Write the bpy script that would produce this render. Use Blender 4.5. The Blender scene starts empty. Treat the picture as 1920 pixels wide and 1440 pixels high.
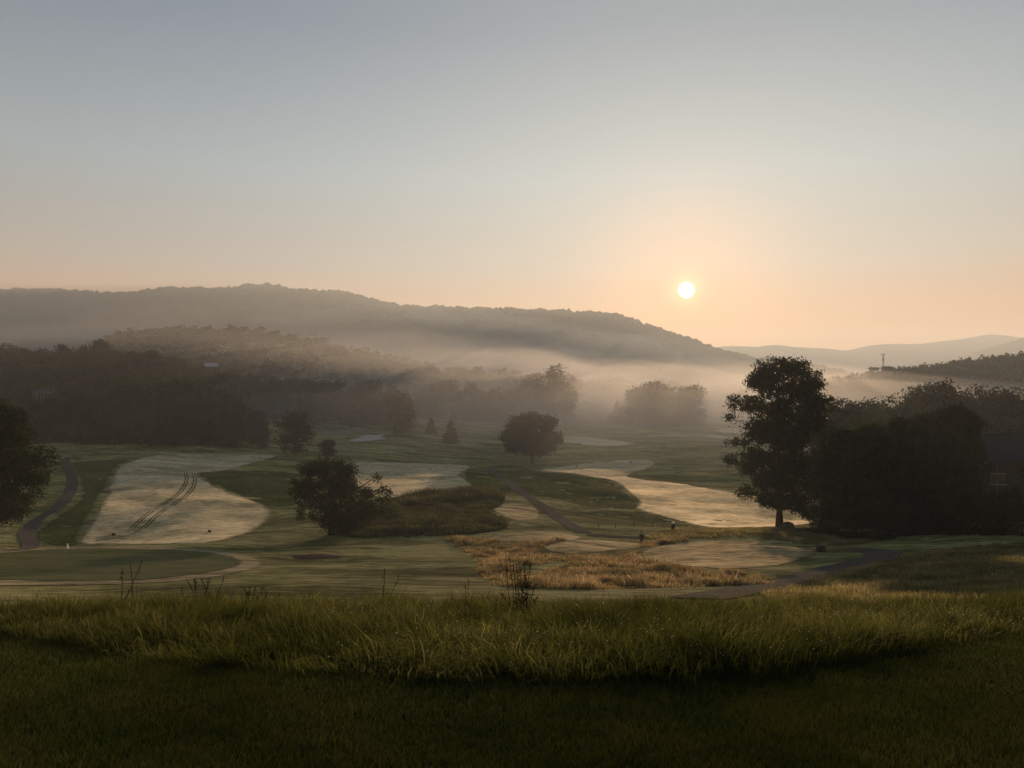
import bpy, bmesh, math, random
import numpy as np
from mathutils import Vector, Matrix
from mathutils.geometry import delaunay_2d_cdt

random.seed(7)
rng = np.random.default_rng(11)
S = bpy.context.scene
COL = S.collection
FPX = 1423.0            # focal length of the photograph in its own pixels (1920 wide)
CX, CY = 960.0, 720.0

# ------------------------------------------------------------------ camera
cam_d = bpy.data.cameras.new("camera")
cam_d.sensor_width = 36.0
cam_d.lens = 36.0 * FPX / 1920.0
cam_d.clip_start = 0.1
cam_d.clip_end = 12000
cam = bpy.data.objects.new("camera", cam_d)
COL.objects.link(cam)
cam.location = (0, 0, 0)
cam.rotation_euler = (math.radians(90), 0, 0)
S.camera = cam

# ------------------------------------------------------------------ light
SUN_AZ = math.atan((1287 - CX) / FPX)            # to the right of straight ahead
SUN_EL = math.atan((CY - 544) / math.hypot(FPX, 1287 - CX))
sun_dir = Vector((math.sin(SUN_AZ) * math.cos(SUN_EL), math.cos(SUN_AZ) * math.cos(SUN_EL), math.sin(SUN_EL)))
sl = bpy.data.lights.new("sun", 'SUN')
sl.energy = 5.0
sl.angle = math.radians(0.6)
sl.color = (1.0, 0.66, 0.38)
so = bpy.data.objects.new("sun", sl)
COL.objects.link(so)
so.rotation_euler = sun_dir.to_track_quat('Z', 'Y').to_euler()

W = bpy.data.worlds.new("World")
S.world = W
W.use_nodes = True
nt = W.node_tree
nt.nodes.clear()
N = nt.nodes.new
L = nt.links.new
out = N('ShaderNodeOutputWorld')
bg = N('ShaderNodeBackground')
bg.inputs['Strength'].default_value = 0.12
sky = N('ShaderNodeTexSky')
sky.sky_type = 'NISHITA'
sky.sun_disc = False
sky.sun_elevation = SUN_EL
sky.sun_rotation = SUN_AZ
sky.altitude = 600
sky.air_density = 1.0
sky.dust_density = 0.6
sky.ozone_density = 1.0
hsv = N('ShaderNodeHueSaturation')
hsv.inputs['Saturation'].default_value = 0.6
hsv.inputs['Value'].default_value = 0.015
L(sky.outputs[0], hsv.inputs['Color'])
# hazy dawn gradient added to the sky texture: by height, and warmer and brighter towards the sun all round it
tc = N('ShaderNodeTexCoord')
nrm = N('ShaderNodeVectorMath'); nrm.operation = 'NORMALIZE'
L(tc.outputs['Generated'], nrm.inputs[0])
sep = N('ShaderNodeSeparateXYZ'); L(nrm.outputs[0], sep.inputs[0])
rmp = N('ShaderNodeValToRGB')
stops = [(0.0, (0.24, 0.06, 0.0)), (0.07, (0.24, 0.07, 0.0)), (0.15, (0.155, 0.15, 0.14)), (0.26, (0.13, 0.175, 0.20)), (0.42, (0.066, 0.105, 0.146)), (0.75, (0.03, 0.06, 0.10)), (1.0, (0.02, 0.045, 0.085))]
while len(rmp.color_ramp.elements) < len(stops): rmp.color_ramp.elements.new(0.5)
for e_, (p_, c_) in zip(rmp.color_ramp.elements, stops): e_.position = p_; e_.color = (*c_, 1)
L(sep.outputs['Z'], rmp.inputs[0])
dot = N('ShaderNodeVectorMath'); dot.operation = 'DOT_PRODUCT'
L(nrm.outputs[0], dot.inputs[0])
dot.inputs[1].default_value = sun_dir
mxd = N('ShaderNodeMath'); mxd.operation = 'MAXIMUM'; mxd.inputs[1].default_value = 0.0
L(dot.outputs['Value'], mxd.inputs[0])


def add_to(prev, power, colr):
    pw_ = N('ShaderNodeMath'); pw_.operation = 'POWER'; pw_.inputs[1].default_value = power
    L(mxd.outputs[0], pw_.inputs[0])
    vs_ = N('ShaderNodeVectorMath'); vs_.operation = 'SCALE'; vs_.inputs[0].default_value = colr
    L(pw_.outputs[0], vs_.inputs['Scale'])
    ad_ = N('ShaderNodeVectorMath'); ad_.operation = 'ADD'
    L(prev, ad_.inputs[0]); L(vs_.outputs[0], ad_.inputs[1])
    return ad_.outputs[0]


# the sky away from the sun is darker at dawn
hf = N('ShaderNodeMapRange'); hf.inputs['From Min'].default_value = -1.0; hf.inputs['From Max'].default_value = 1.0
L(dot.outputs['Value'], hf.inputs['Value'])
hp = N('ShaderNodeMath'); hp.operation = 'POWER'; hp.inputs[1].default_value = 2.0
L(hf.outputs[0], hp.inputs[0])
hm = N('ShaderNodeMapRange'); hm.inputs['To Min'].default_value = 0.30; hm.inputs['To Max'].default_value = 1.0
L(hp.outputs[0], hm.inputs['Value'])
dk = N('ShaderNodeVectorMath'); dk.operation = 'SCALE'
L(rmp.outputs[0], dk.inputs[0]); L(hm.outputs[0], dk.inputs['Scale'])
cur = add_to(dk.outputs[0], 12, (0.125, 0.10, 0.06))
cur = add_to(cur, 160, (0.17, 0.055, 0.0))
cur = add_to(cur, 6000, (0.25, 0.20, 0.08))
sclg = N('ShaderNodeVectorMath'); sclg.operation = 'SCALE'; sclg.inputs['Scale'].default_value = 1 / 0.12
L(cur, sclg.inputs[0])
addn = N('ShaderNodeVectorMath'); addn.operation = 'ADD'
L(sclg.outputs[0], addn.inputs[0]); L(hsv.outputs[0], addn.inputs[1])
# the visible disc of the sun in the sky
mr = N('ShaderNodeMapRange')
mr.interpolation_type = 'SMOOTHSTEP'
mr.inputs['From Min'].default_value = math.cos(math.radians(0.60))
mr.inputs['From Max'].default_value = math.cos(math.radians(0.48))
L(dot.outputs['Value'], mr.inputs['Value'])
sc_ = N('ShaderNodeMix'); sc_.data_type = 'RGBA'
L(mr.outputs[0], sc_.inputs[0])
L(addn.outputs[0], sc_.inputs[6])
sc_.inputs[7].default_value = (30, 28, 24, 1)
L(sc_.outputs[2], bg.inputs['Color'])
L(bg.outputs[0], out.inputs['Surface'])

S.view_settings.view_transform = 'Standard'
S.view_settings.look = 'None'
S.view_settings.exposure = 1.22
S.view_settings.gamma = 1.0
S.view_settings.use_curve_mapping = False
S.cycles.max_bounces = 5
S.cycles.diffuse_bounces = 2
S.cycles.glossy_bounces = 2
S.cycles.transmission_bounces = 3
S.cycles.transparent_max_bounces = 6
S.cycles.volume_bounces = 1
S.cycles.sample_clamp_indirect = 4.0
S.cycles.use_denoising = True
HAZE_DENSITY = 0.00022
HAZE_G = 0.20


# ------------------------------------------------------------------ helpers
def tag(o, label=None, cat=None, group=None, kind=None):
    if label: o['label'] = label
    if cat: o['category'] = cat
    if group: o['group'] = group
    if kind: o['kind'] = kind
    return o


def mesh_np(name, V, faces_flat, sizes, mat=None, parent=None, smooth=False, attr=None):
    """V (n,3); faces_flat loop vertex indices; sizes per-face vertex counts."""
    me = bpy.data.meshes.new(name)
    V = np.asarray(V, np.float32)
    faces_flat = np.asarray(faces_flat, np.int32).ravel()
    sizes = np.asarray(sizes, np.int32)
    me.vertices.add(len(V))
    me.vertices.foreach_set('co', V.ravel())
    me.loops.add(len(faces_flat))
    me.loops.foreach_set('vertex_index', faces_flat)
    me.polygons.add(len(sizes))
    st = np.zeros(len(sizes), np.int32)
    st[1:] = np.cumsum(sizes)[:-1]
    me.polygons.foreach_set('loop_start', st)
    me.polygons.foreach_set('loop_total', sizes)
    if smooth:
        me.polygons.foreach_set('use_smooth', np.ones(len(sizes), bool))
    if attr is not None:
        for k, a in attr.items():
            at = me.attributes.new(k, 'FLOAT', 'POINT')
            at.data.foreach_set('value', np.asarray(a, np.float32))
    me.update(calc_edges=True)
    if mat: me.materials.append(mat)
    return me


def link(name, me, parent=None, loc=None):
    o = bpy.data.objects.new(name, me)
    COL.objects.link(o)
    if parent: o.parent = parent
    if loc is not None: o.location = loc
    return o


def empty(name, loc, rz=0.0):
    o = bpy.data.objects.new(name, None)
    COL.objects.link(o)
    o.location = loc
    o.rotation_euler = (0, 0, rz)
    o.empty_display_size = 0.5
    return o


def bm_mesh(name, bm, mat):
    me = bpy.data.meshes.new(name)
    bm.to_mesh(me); bm.free()
    if mat: me.materials.append(mat)
    return me


def box(bm, c, s, rot=None):
    M = Matrix.Translation(c) @ (rot.to_4x4() if rot is not None else Matrix.Identity(4)) @ Matrix.Diagonal((s[0], s[1], s[2], 1))
    bmesh.ops.create_cube(bm, size=1.0, matrix=M)


def one_box(name, c, s, mat, parent, bevel=0.0, rot=None):
    bm = bmesh.new()
    box(bm, Vector(c), s, rot)
    if bevel:
        bmesh.ops.bevel(bm, geom=bm.edges[:], offset=bevel, segments=2, affect='EDGES')
    return link(name, bm_mesh(name, bm, mat), parent)


def tubes(paths, sides=6):
    """paths: list of (points (n,3), radii (n)) -> V, F, sizes"""
    Vs, Fs, Z = [], [], []
    off = 0
    ang = np.linspace(0, 2 * np.pi, sides, endpoint=False)
    for P, R in paths:
        P = np.asarray(P, float); R = np.asarray(R, float)
        n = len(P)
        T = np.gradient(P, axis=0)
        T /= np.linalg.norm(T, axis=1, keepdims=True) + 1e-9
        up = np.tile(np.array([0.31, 0.95, 0.05]), (n, 1))
        A = np.cross(T, up); A /= np.linalg.norm(A, axis=1, keepdims=True) + 1e-9
        B = np.cross(T, A)
        ring = P[:, None, :] + R[:, None, None] * (A[:, None, :] * np.cos(ang)[None, :, None] + B[:, None, :] * np.sin(ang)[None, :, None])
        Vs.append(ring.reshape(-1, 3))
        for i in range(n - 1):
            for j in range(sides):
                k = (j + 1) % sides
                Fs.append((off + i * sides + j, off + i * sides + k, off + (i + 1) * sides + k, off + (i + 1) * sides + j))
                Z.append(4)
        Fs.append(tuple(off + (n - 1) * sides + j for j in range(sides))); Z.append(sides)
        off += n * sides
    return np.concatenate(Vs), np.array([i for f in Fs for i in f]), Z


# smooth value noise on numpy arrays
_perm = rng.random((256, 256))
def vnoise(x, y, seed=0):
    x = np.asarray(x, float) + seed * 17.3; y = np.asarray(y, float) + seed * 5.7
    xi = np.floor(x).astype(int); yi = np.floor(y).astype(int)
    fx = x - xi; fy = y - yi
    fx = fx * fx * (3 - 2 * fx); fy = fy * fy * (3 - 2 * fy)
    g = lambda a, b: _perm[a & 255, b & 255]
    return (g(xi, yi) * (1 - fx) + g(xi + 1, yi) * fx) * (1 - fy) + (g(xi, yi + 1) * (1 - fx) + g(xi + 1, yi + 1) * fx) * fy

def fbm(x, y, oct=4, seed=0):
    s = 0; a = 0.5
    for k in range(oct):
        s = s + a * vnoise(np.asarray(x) * 2 ** k, np.asarray(y) * 2 ** k, seed + k)
        a *= 0.5
    return s


# ------------------------------------------------------------------ materials
def mat_new(name):
    m = bpy.data.materials.new(name)
    m.use_nodes = True
    t = m.node_tree
    t.nodes.clear()
    return m, t, t.nodes.new, t.links.new


def noise_node(t, scale, detail=4, rough=0.55, vec=None, stretch=None):
    n = t.nodes.new('ShaderNodeTexNoise')
    n.inputs['Scale'].default_value = scale
    n.inputs['Detail'].default_value = detail
    n.inputs['Roughness'].default_value = rough
    g = t.nodes.new('ShaderNodeNewGeometry')
    src = g.outputs['Position']
    if stretch is not None:
        mp = t.nodes.new('ShaderNodeMapping')
        mp.inputs['Scale'].default_value = stretch[:3]
        if len(stretch) > 3: mp.inputs['Rotation'].default_value = (0, 0, stretch[3])
        t.links.new(src, mp.inputs['Vector']); src = mp.outputs[0]
    t.links.new(src, n.inputs['Vector'])
    return n


def ramp(t, fac, stops):
    r = t.nodes.new('ShaderNodeValToRGB')
    els = r.color_ramp.elements
    while len(els) < len(stops): els.new(0.5)
    for e, (p, c) in zip(els, stops):
        e.position = p; e.color = (*c, 1)
    t.links.new(fac, r.inputs[0])
    return r


def turf(name, cols, spec=0.0, rough=0.6, scales=(0.08, 1.5), bump=0.3, bdist=0.15, stretch=(1, 1, 1), fine=14.0, fdist=0.05, edge=True):
    """grass surface: large and small mottling, fine relief"""
    m, t, N, L = mat_new(name)
    a = noise_node(t, scales[0], 4, 0.6, stretch=stretch)
    b = noise_node(t, scales[1], 5, 0.7, stretch=stretch)
    mx = N('ShaderNodeMix'); mx.data_type = 'FLOAT'; mx.inputs[0].default_value = 0.5
    L(a.outputs[0], mx.inputs[2]); L(b.outputs[0], mx.inputs[3])
    r = ramp(t, mx.outputs[0], list(zip(np.linspace(0.42, 0.585, len(cols)), cols)))
    p = N('ShaderNodeBsdfDiffuse')
    L(r.outputs[0], p.inputs['Color'])
    p.inputs['Roughness'].default_value = 1.0
    gl = N('ShaderNodeBsdfGlossy'); gl.inputs['Roughness'].default_value = rough
    gl.inputs['Color'].default_value = (1.0, 0.90, 0.70, 1)
    bp1 = N('ShaderNodeBump'); bp1.inputs['Strength'].default_value = bump; bp1.inputs['Distance'].default_value = bdist
    L(b.outputs[0], bp1.inputs['Height'])
    c = noise_node(t, fine, 3, 0.7)
    bp2 = N('ShaderNodeBump'); bp2.inputs['Strength'].default_value = bump; bp2.inputs['Distance'].default_value = fdist
    L(c.outputs[0], bp2.inputs['Height']); L(bp1.outputs[0], bp2.inputs['Normal'])
    L(bp2.outputs[0], p.inputs['Normal']); L(bp2.outputs[0], gl.inputs['Normal'])
    # dew lies in patches
    dw = N('ShaderNodeMapRange'); dw.inputs['From Min'].default_value = 0.38; dw.inputs['From Max'].default_value = 0.62
    dw.inputs['To Min'].default_value = spec * 0.35; dw.inputs['To Max'].default_value = spec * 1.6
    L(mx.outputs[0], dw.inputs['Value'])
    ms = N('ShaderNodeMixShader'); L(dw.outputs[0], ms.inputs[0])
    L(p.outputs[0], ms.inputs[1]); L(gl.outputs[0], ms.inputs[2])
    res = (ms if spec > 0 else p).outputs[0]
    if edge:      # the mown edge frays into the rough over a metre or so
        at = N('ShaderNodeAttribute'); at.attribute_name = 'edge'
        en = noise_node(t, 1.4, 4, 0.75)
        ad = N('ShaderNodeMath'); ad.operation = 'ADD'; L(at.outputs['Fac'], ad.inputs[0]); L(en.outputs[0], ad.inputs[1])
        er = N('ShaderNodeMapRange'); er.interpolation_type = 'SMOOTHSTEP'; er.inputs['From Min'].default_value = 0.55; er.inputs['From Max'].default_value = 0.95
        L(ad.outputs[0], er.inputs['Value'])
        tb = N('ShaderNodeBsdfTransparent'); me_ = N('ShaderNodeMixShader')
        L(er.outputs[0], me_.inputs[0]); L(tb.outputs[0], me_.inputs[1]); L(res, me_.inputs[2]); res = me_.outputs[0]
    o = N('ShaderNodeOutputMaterial'); L(res, o.inputs['Surface'])
    return m


def leafy(name, c0, c1, trans=0.35, tipc=None, nscale=0.6, gloss=0.0, rough=0.4):
    """leaves or blades: diffuse + light coming through; colour drifts from leaf to leaf; 't' attribute runs base to tip"""
    m, t, N, L = mat_new(name)
    n = noise_node(t, nscale, 3, 0.6)
    r = ramp(t, n.outputs[0], [(0.35, c0), (0.65, c1)])
    colour = r.outputs[0]
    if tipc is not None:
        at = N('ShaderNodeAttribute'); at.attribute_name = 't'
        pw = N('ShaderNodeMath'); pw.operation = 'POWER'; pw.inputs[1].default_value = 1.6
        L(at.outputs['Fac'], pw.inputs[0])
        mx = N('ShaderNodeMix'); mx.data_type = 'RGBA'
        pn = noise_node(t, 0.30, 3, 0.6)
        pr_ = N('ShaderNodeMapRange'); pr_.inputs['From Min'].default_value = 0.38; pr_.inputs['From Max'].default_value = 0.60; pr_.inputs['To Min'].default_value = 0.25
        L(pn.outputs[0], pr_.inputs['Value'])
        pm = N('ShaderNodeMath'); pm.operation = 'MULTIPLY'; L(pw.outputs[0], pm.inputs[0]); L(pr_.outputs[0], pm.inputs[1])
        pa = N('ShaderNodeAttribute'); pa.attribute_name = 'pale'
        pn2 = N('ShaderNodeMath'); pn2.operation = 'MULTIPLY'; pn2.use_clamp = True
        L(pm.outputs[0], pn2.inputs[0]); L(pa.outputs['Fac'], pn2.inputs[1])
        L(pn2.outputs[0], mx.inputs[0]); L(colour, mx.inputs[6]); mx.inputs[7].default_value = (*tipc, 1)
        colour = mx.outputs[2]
    d = N('ShaderNodeBsdfDiffuse'); L(colour, d.inputs[0])
    tr = N('ShaderNodeBsdfTranslucent'); L(colour, tr.inputs[0])
    ms = N('ShaderNodeMixShader'); ms.inputs[0].default_value = trans
    L(d.outputs[0], ms.inputs[1]); L(tr.outputs[0], ms.inputs[2])
    last = ms.outputs[0]
    if gloss > 0:
        g = N('ShaderNodeBsdfGlossy'); g.inputs['Roughness'].default_value = rough
        g.inputs[0].default_value = (0.9, 0.9, 0.9, 1)
        m2 = N('ShaderNodeMixShader'); m2.inputs[0].default_value = gloss
        L(last, m2.inputs[1]); L(g.outputs[0], m2.inputs[2]); last = m2.outputs[0]
    o = N('ShaderNodeOutputMaterial'); L(last, o.inputs['Surface'])
    return m


def plain(name, col, rough=0.6, spec=0.3, nscale=3.0, var=0.25, bump=0.2, bdist=0.02, metal=0.0):
    m, t, N, L = mat_new(name)
    n = noise_node(t, nscale, 5, 0.65)
    c = np.array(col)
    r = ramp(t, n.outputs[0], [(0.3, tuple(c * (1 - var))), (0.7, tuple(np.minimum(c * (1 + var), 0.95)))])
    p = N('ShaderNodeBsdfPrincipled')
    L(r.outputs[0], p.inputs['Base Color'])
    p.inputs['Roughness'].default_value = rough
    p.inputs['Specular IOR Level'].default_value = spec
    p.inputs['Metallic'].default_value = metal
    b = N('ShaderNodeBump'); b.inputs['Strength'].default_value = bump; b.inputs['Distance'].default_value = bdist
    L(n.outputs[0], b.inputs['Height']); L(b.outputs[0], p.inputs['Normal'])
    o = N('ShaderNodeOutputMaterial'); L(p.outputs[0], o.inputs['Surface'])
    return m


M = {}
M['ground'] = turf('rough_turf', [(0.055, 0.075, 0.012), (0.18, 0.20, 0.040), (0.45, 0.44, 0.15)], spec=0.06, rough=0.9, scales=(0.06, 0.5), stretch=(0.8, 2.2, 1, 0.25), bump=0.8, bdist=0.45, fdist=0.12, fine=6, edge=False)
M['dark_turf'] = turf('wet_dark_turf', [(0.045, 0.075, 0.011), (0.075, 0.105, 0.018), (0.13, 0.15, 0.03)], spec=0.01, rough=0.7, scales=(0.1, 0.9), bump=0.5, bdist=0.3)
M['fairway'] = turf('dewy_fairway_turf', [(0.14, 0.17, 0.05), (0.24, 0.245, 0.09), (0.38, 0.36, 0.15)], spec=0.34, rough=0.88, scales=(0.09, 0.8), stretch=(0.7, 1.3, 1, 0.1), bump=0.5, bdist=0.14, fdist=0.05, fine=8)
M['sun_painted_fairway'] = turf('sun_painted_dewy_turf', [(0.34, 0.32, 0.19), (0.42, 0.38, 0.24), (0.50, 0.45, 0.30)], spec=0.5, rough=0.85, scales=(0.09, 0.6), stretch=(0.5, 1.6, 1), bump=0.2, bdist=0.1, edge=False)  # low sun on the far dewy strips is put into this raised colour
M['green'] = turf('putting_green_turf', [(0.10, 0.12, 0.032), (0.135, 0.145, 0.045), (0.17, 0.175, 0.06)], spec=0.03, rough=0.6, scales=(0.08, 0.6), stretch=(0.6, 1.5, 1), bump=0.2, bdist=0.08, fdist=0.01)
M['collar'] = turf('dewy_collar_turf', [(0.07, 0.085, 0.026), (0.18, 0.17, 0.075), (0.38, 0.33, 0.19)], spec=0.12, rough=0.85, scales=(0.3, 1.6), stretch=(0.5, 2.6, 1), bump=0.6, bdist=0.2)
M['tee'] = turf('tee_turf', [(0.07, 0.085, 0.018), (0.19, 0.17, 0.055), (0.38, 0.30, 0.13)], spec=0.14, rough=0.85, scales=(0.12, 0.8), stretch=(1.0, 3.0, 1, 0.6), bump=0.7, bdist=0.35)
M['path'] = plain('asphalt_path', (0.092, 0.084, 0.074), rough=1.0, spec=0.0, nscale=1.2, var=0.3, bump=0.3)
M['sand'] = plain('pale_sand', (0.62, 0.58, 0.52), rough=0.75, nscale=0.6, var=0.1, bump=0.3, bdist=0.1)
M['mulch'] = plain('dark_mulch', (0.050, 0.036, 0.040), rough=1.0, spec=0.0, nscale=3, var=0.4, bump=0.5, bdist=0.05)
M['track'] = turf('pressed_wet_turf', [(0.06, 0.07, 0.022), (0.10, 0.10, 0.035)], spec=0.0, rough=0.8, scales=(0.2, 2.0), edge=False)
M['leaf'] = leafy('broad_leaves', (0.016, 0.024, 0.008), (0.034, 0.044, 0.014), 0.25)
M['leaf_far'] = leafy('distant_leaves', (0.010, 0.016, 0.008), (0.024, 0.031, 0.013), 0.10, nscale=0.05)
M['leaf_far_pale'] = leafy('paler_distant_leaves', (0.026, 0.036, 0.016), (0.058, 0.070, 0.030), 0.2, nscale=0.05)
M['leaf_light'] = leafy('light_green_leaves', (0.035, 0.050, 0.018), (0.06, 0.08, 0.028), 0.3)
M['needle'] = leafy('needles', (0.018, 0.026, 0.012), (0.035, 0.042, 0.018), 0.2)
M['bark'] = plain('bark', (0.045, 0.035, 0.027), rough=0.95, spec=0.05, nscale=4, var=0.4, bump=0.6, bdist=0.05)
M['canopy'] = leafy('forest_canopy', (0.028, 0.036, 0.018), (0.05, 0.058, 0.028), 0.0, nscale=0.03)
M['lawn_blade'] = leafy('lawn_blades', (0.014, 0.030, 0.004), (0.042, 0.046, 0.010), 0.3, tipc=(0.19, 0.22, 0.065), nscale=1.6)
M['rough_blade'] = leafy('rough_blades', (0.012, 0.024, 0.003), (0.045, 0.058, 0.009), 0.45, tipc=(0.30, 0.29, 0.10), nscale=3.0, gloss=0.0)  # shade at the base and backlight at the tip are put into the colour
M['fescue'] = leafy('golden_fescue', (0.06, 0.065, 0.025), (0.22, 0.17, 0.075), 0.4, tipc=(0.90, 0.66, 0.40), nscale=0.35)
M['slope_grass'] = leafy('slope_grass', (0.06, 0.07, 0.024), (0.15, 0.135, 0.05), 0.45, tipc=(0.65, 0.53, 0.25), nscale=0.3)
M['reed'] = leafy('reeds', (0.022, 0.030, 0.010), (0.045, 0.052, 0.018), 0.3, tipc=(0.24, 0.22, 0.09), nscale=0.2)
M['weed'] = leafy('weed_stalks', (0.020, 0.018, 0.010), (0.035, 0.030, 0.014), 0.2)
M['dew_glint'] = leafy('dew_glint', (0.8, 0.8, 0.78), (0.9, 0.9, 0.88), 0.7, gloss=0.3, rough=0.2)  # white body colour stands for sunlight glinting in each drop

# ------------------------------------------------------------------ terrain
near = [(-14, 0.25), (0, 1.70), (3, 2.02), (6, 2.35), (9.5, 3.05), (13, 3.95), (16, 5.05), (22, 7.1)]      # (depth, drop)
prof = {   # column of the photograph: (distance, row) of the ground seen there
    -700: [(40, 1112), (60, 1085), (90, 1030), (130, 965), (200, 870), (260, 835), (350, 765), (450, 700), (700, 680), (1100, 690)],
    0:    [(40, 1122), (50, 1105), (60, 1088), (72, 1062), (85, 1037), (93, 1031), (112, 1008), (130, 968), (160, 915), (200, 872), (240, 845), (260, 838), (300, 805), (350, 768), (400, 733), (450, 708), (600, 692), (900, 692), (1100, 700)],
    250:  [(40, 1122), (50, 1105), (60, 1088), (72, 1061), (86, 1033), (94, 1027), (105, 1020), (120, 992), (150, 932), (185, 882), (210, 860), (240, 845), (258, 838), (300, 800), (350, 765), (400, 733), (450, 708), (520, 692), (700, 655), (800, 634), (1100, 660)],
    500:  [(40, 1124), (50, 1103), (60, 1088), (72, 1068), (90, 1040), (105, 1022), (120, 1000), (150, 945), (180, 905), (215, 870), (240, 860), (260, 851), (320, 818), (400, 778), (500, 738), (600, 700), (700, 660), (800, 632), (1100, 660)],
    750:  [(40, 1126), (50, 1108), (60, 1090), (80, 1055), (100, 1025), (115, 1000), (135, 962), (165, 925), (200, 893), (235, 868), (260, 862), (300, 845), (350, 816), (420, 783), (550, 748), (700, 715), (850, 690), (1100, 690)],
    960:  [(40, 1126), (50, 1109), (60, 1090), (80, 1050), (95, 1018), (105, 1000), (130, 965), (165, 920), (200, 897), (240, 880), (285, 866), (340, 843), (400, 818), (480, 790), (560, 776), (800, 756), (1000, 748), (1300, 735)],
    1200: [(40, 1126), (50, 1108), (60, 1093), (75, 1065), (90, 1036), (100, 1018), (112, 1000), (140, 983), (170, 945), (210, 908), (260, 872), (300, 860), (350, 842), (420, 815), (480, 800), (620, 782), (800, 765), (1000, 750), (1300, 738)],
    1450: [(35, 1133), (45, 1113), (60, 1090), (75, 1062), (90, 1032), (102, 1006), (113, 988), (140, 986), (170, 947), (210, 915), (260, 880), (350, 845), (480, 805), (620, 785), (800, 765), (1000, 750), (1300, 738)],
    1700: [(30, 1138), (38, 1118), (48, 1096), (60, 1070), (75, 1042), (90, 1018), (105, 1000), (125, 985), (160, 950), (220, 900), (260, 875), (350, 835), (500, 775), (700, 731), (900, 722), (1300, 732)],
    1920: [(30, 1134), (38, 1105), (48, 1078), (60, 1052), (75, 1027), (90, 1008), (105, 996), (125, 982), (160, 945), (220, 895), (260, 870), (350, 825), (500, 760), (700, 702), (900, 700), (1300, 725)],
    2700: [(30, 1134), (38, 1100), (48, 1072), (60, 1046), (75, 1022), (90, 1005), (105, 994), (125, 980), (160, 940), (220, 885), (260, 860), (350, 815), (500, 750), (700, 692), (900, 692), (1300, 720)],
}
GU = np.array([(k - CX) / FPX for k in sorted(prof)])
LD = np.linspace(math.log(20), math.log(4200), 520)          # log depth samples (depth + 20)
DD = np.exp(LD) - 20
cols_ = []
for k in sorted(prof):
    pts = near + [(d, (r - CY) / FPX * d) for d, r in prof[k]] + [(1700, 14), (4200, 14)]
    pd = np.array([p[0] for p in pts], float); pz = np.array([p[1] for p in pts], float)
    c = np.interp(DD, pd, pz)
    kern = np.exp(-0.5 * (np.arange(-9, 10) / 3.6) ** 2); kern /= kern.sum()
    cp = np.concatenate([np.full(9, 0) + c[0] + (np.arange(-9, 0)) * (c[1] - c[0]), c, np.full(9, c[-1])])
    cols_.append(np.convolve(cp, kern, 'valid'))
cols_ = np.array(cols_)
UU = np.linspace(-1.25, 1.35, 340)
G0 = np.array([np.interp(UU, GU, cols_[:, j]) for j in range(len(DD))]).T      # (u, d)
ku = np.exp(-0.5 * (np.arange(-24, 25) / 9.0) ** 2); ku /= ku.sum()
Gp = np.concatenate([np.repeat(G0[:1], 24, 0), G0, np.repeat(G0[-1:], 24, 0)])
DROP = np.array([np.convolve(Gp[:, j], ku, 'valid') for j in range(len(DD))]).T

BUMPS = []     # x, y, rx, ry, h


def H(x, y):
    """ground height (camera eye = 0) at world x, y"""
    x = np.asarray(x, float); y = np.asarray(y, float)
    u = x / np.maximum(y, 6.0)
    fu = np.clip((u - UU[0]) / (UU[1] - UU[0]), 0, len(UU) - 1.001)
    fd = np.clip((np.log(np.maximum(y + 20, 1.0)) - LD[0]) / (LD[1] - LD[0]), 0, len(LD) - 1.001)
    iu = fu.astype(int); idd = fd.astype(int); a = fu - iu; b = fd - idd
    z = -((DROP[iu, idd] * (1 - a) + DROP[iu + 1, idd] * a) * (1 - b) + (DROP[iu, idd + 1] * (1 - a) + DROP[iu + 1, idd + 1] * a) * b)
    amp = np.clip((y - 25) / 80, 0, 1) * np.clip((1500 - y) / 500, 0, 1)
    z = z + amp * ((fbm(x / 38, y / 38, 3, 3) - 0.44) * 3.2 + (fbm(x / 10, y / 10, 2, 21) - 0.38) * 1.25 + (fbm(x / 4.2, y / 4.2, 2, 22) - 0.38) * 0.32)
    near_amp = np.clip((y - 2) / 6, 0, 1) * np.clip((40 - y) / 20, 0, 1)
    z = z + near_amp * (fbm(x / 3.0, y / 3.0, 3, 9) - 0.44) * 0.16
    for bx, by, rx, ry, h in BUMPS:
        z = z + h * np.exp(-(((x - bx) / rx) ** 2 + ((y - by) / ry) ** 2))
    return z


def Hs(x, y):
    return float(H(np.array([x]), np.array([y]))[0])


def hit(px, row, dmin=25.0, dmax=2500.0):
    """world point of the ground seen at a pixel of the photograph"""
    u = (px - CX) / FPX; s = -(row - CY) / FPX
    d = np.exp(np.linspace(math.log(dmin), math.log(dmax), 2500))
    below = s * d - H(u * d, d)
    k = np.where(below <= 0)[0]
    if len(k) == 0:
        i = int(np.argmin(below))
    else:
        i = int(k[0])
        if i > 0:
            a, b = below[i - 1], below[i]
            dd = d[i - 1] + (d[i] - d[i - 1]) * a / (a - b + 1e-12)
            return Vector((u * dd, dd, Hs(u * dd, dd)))
    return Vector((u * d[i], d[i], Hs(u * d[i], d[i])))


def at(px, d):
    """ground point straight under column px at distance d"""
    x = (px - CX) / FPX * d
    return Vector((x, d, Hs(x, d)))


def zrow(row, d):
    return -(row - CY) / FPX * d


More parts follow.
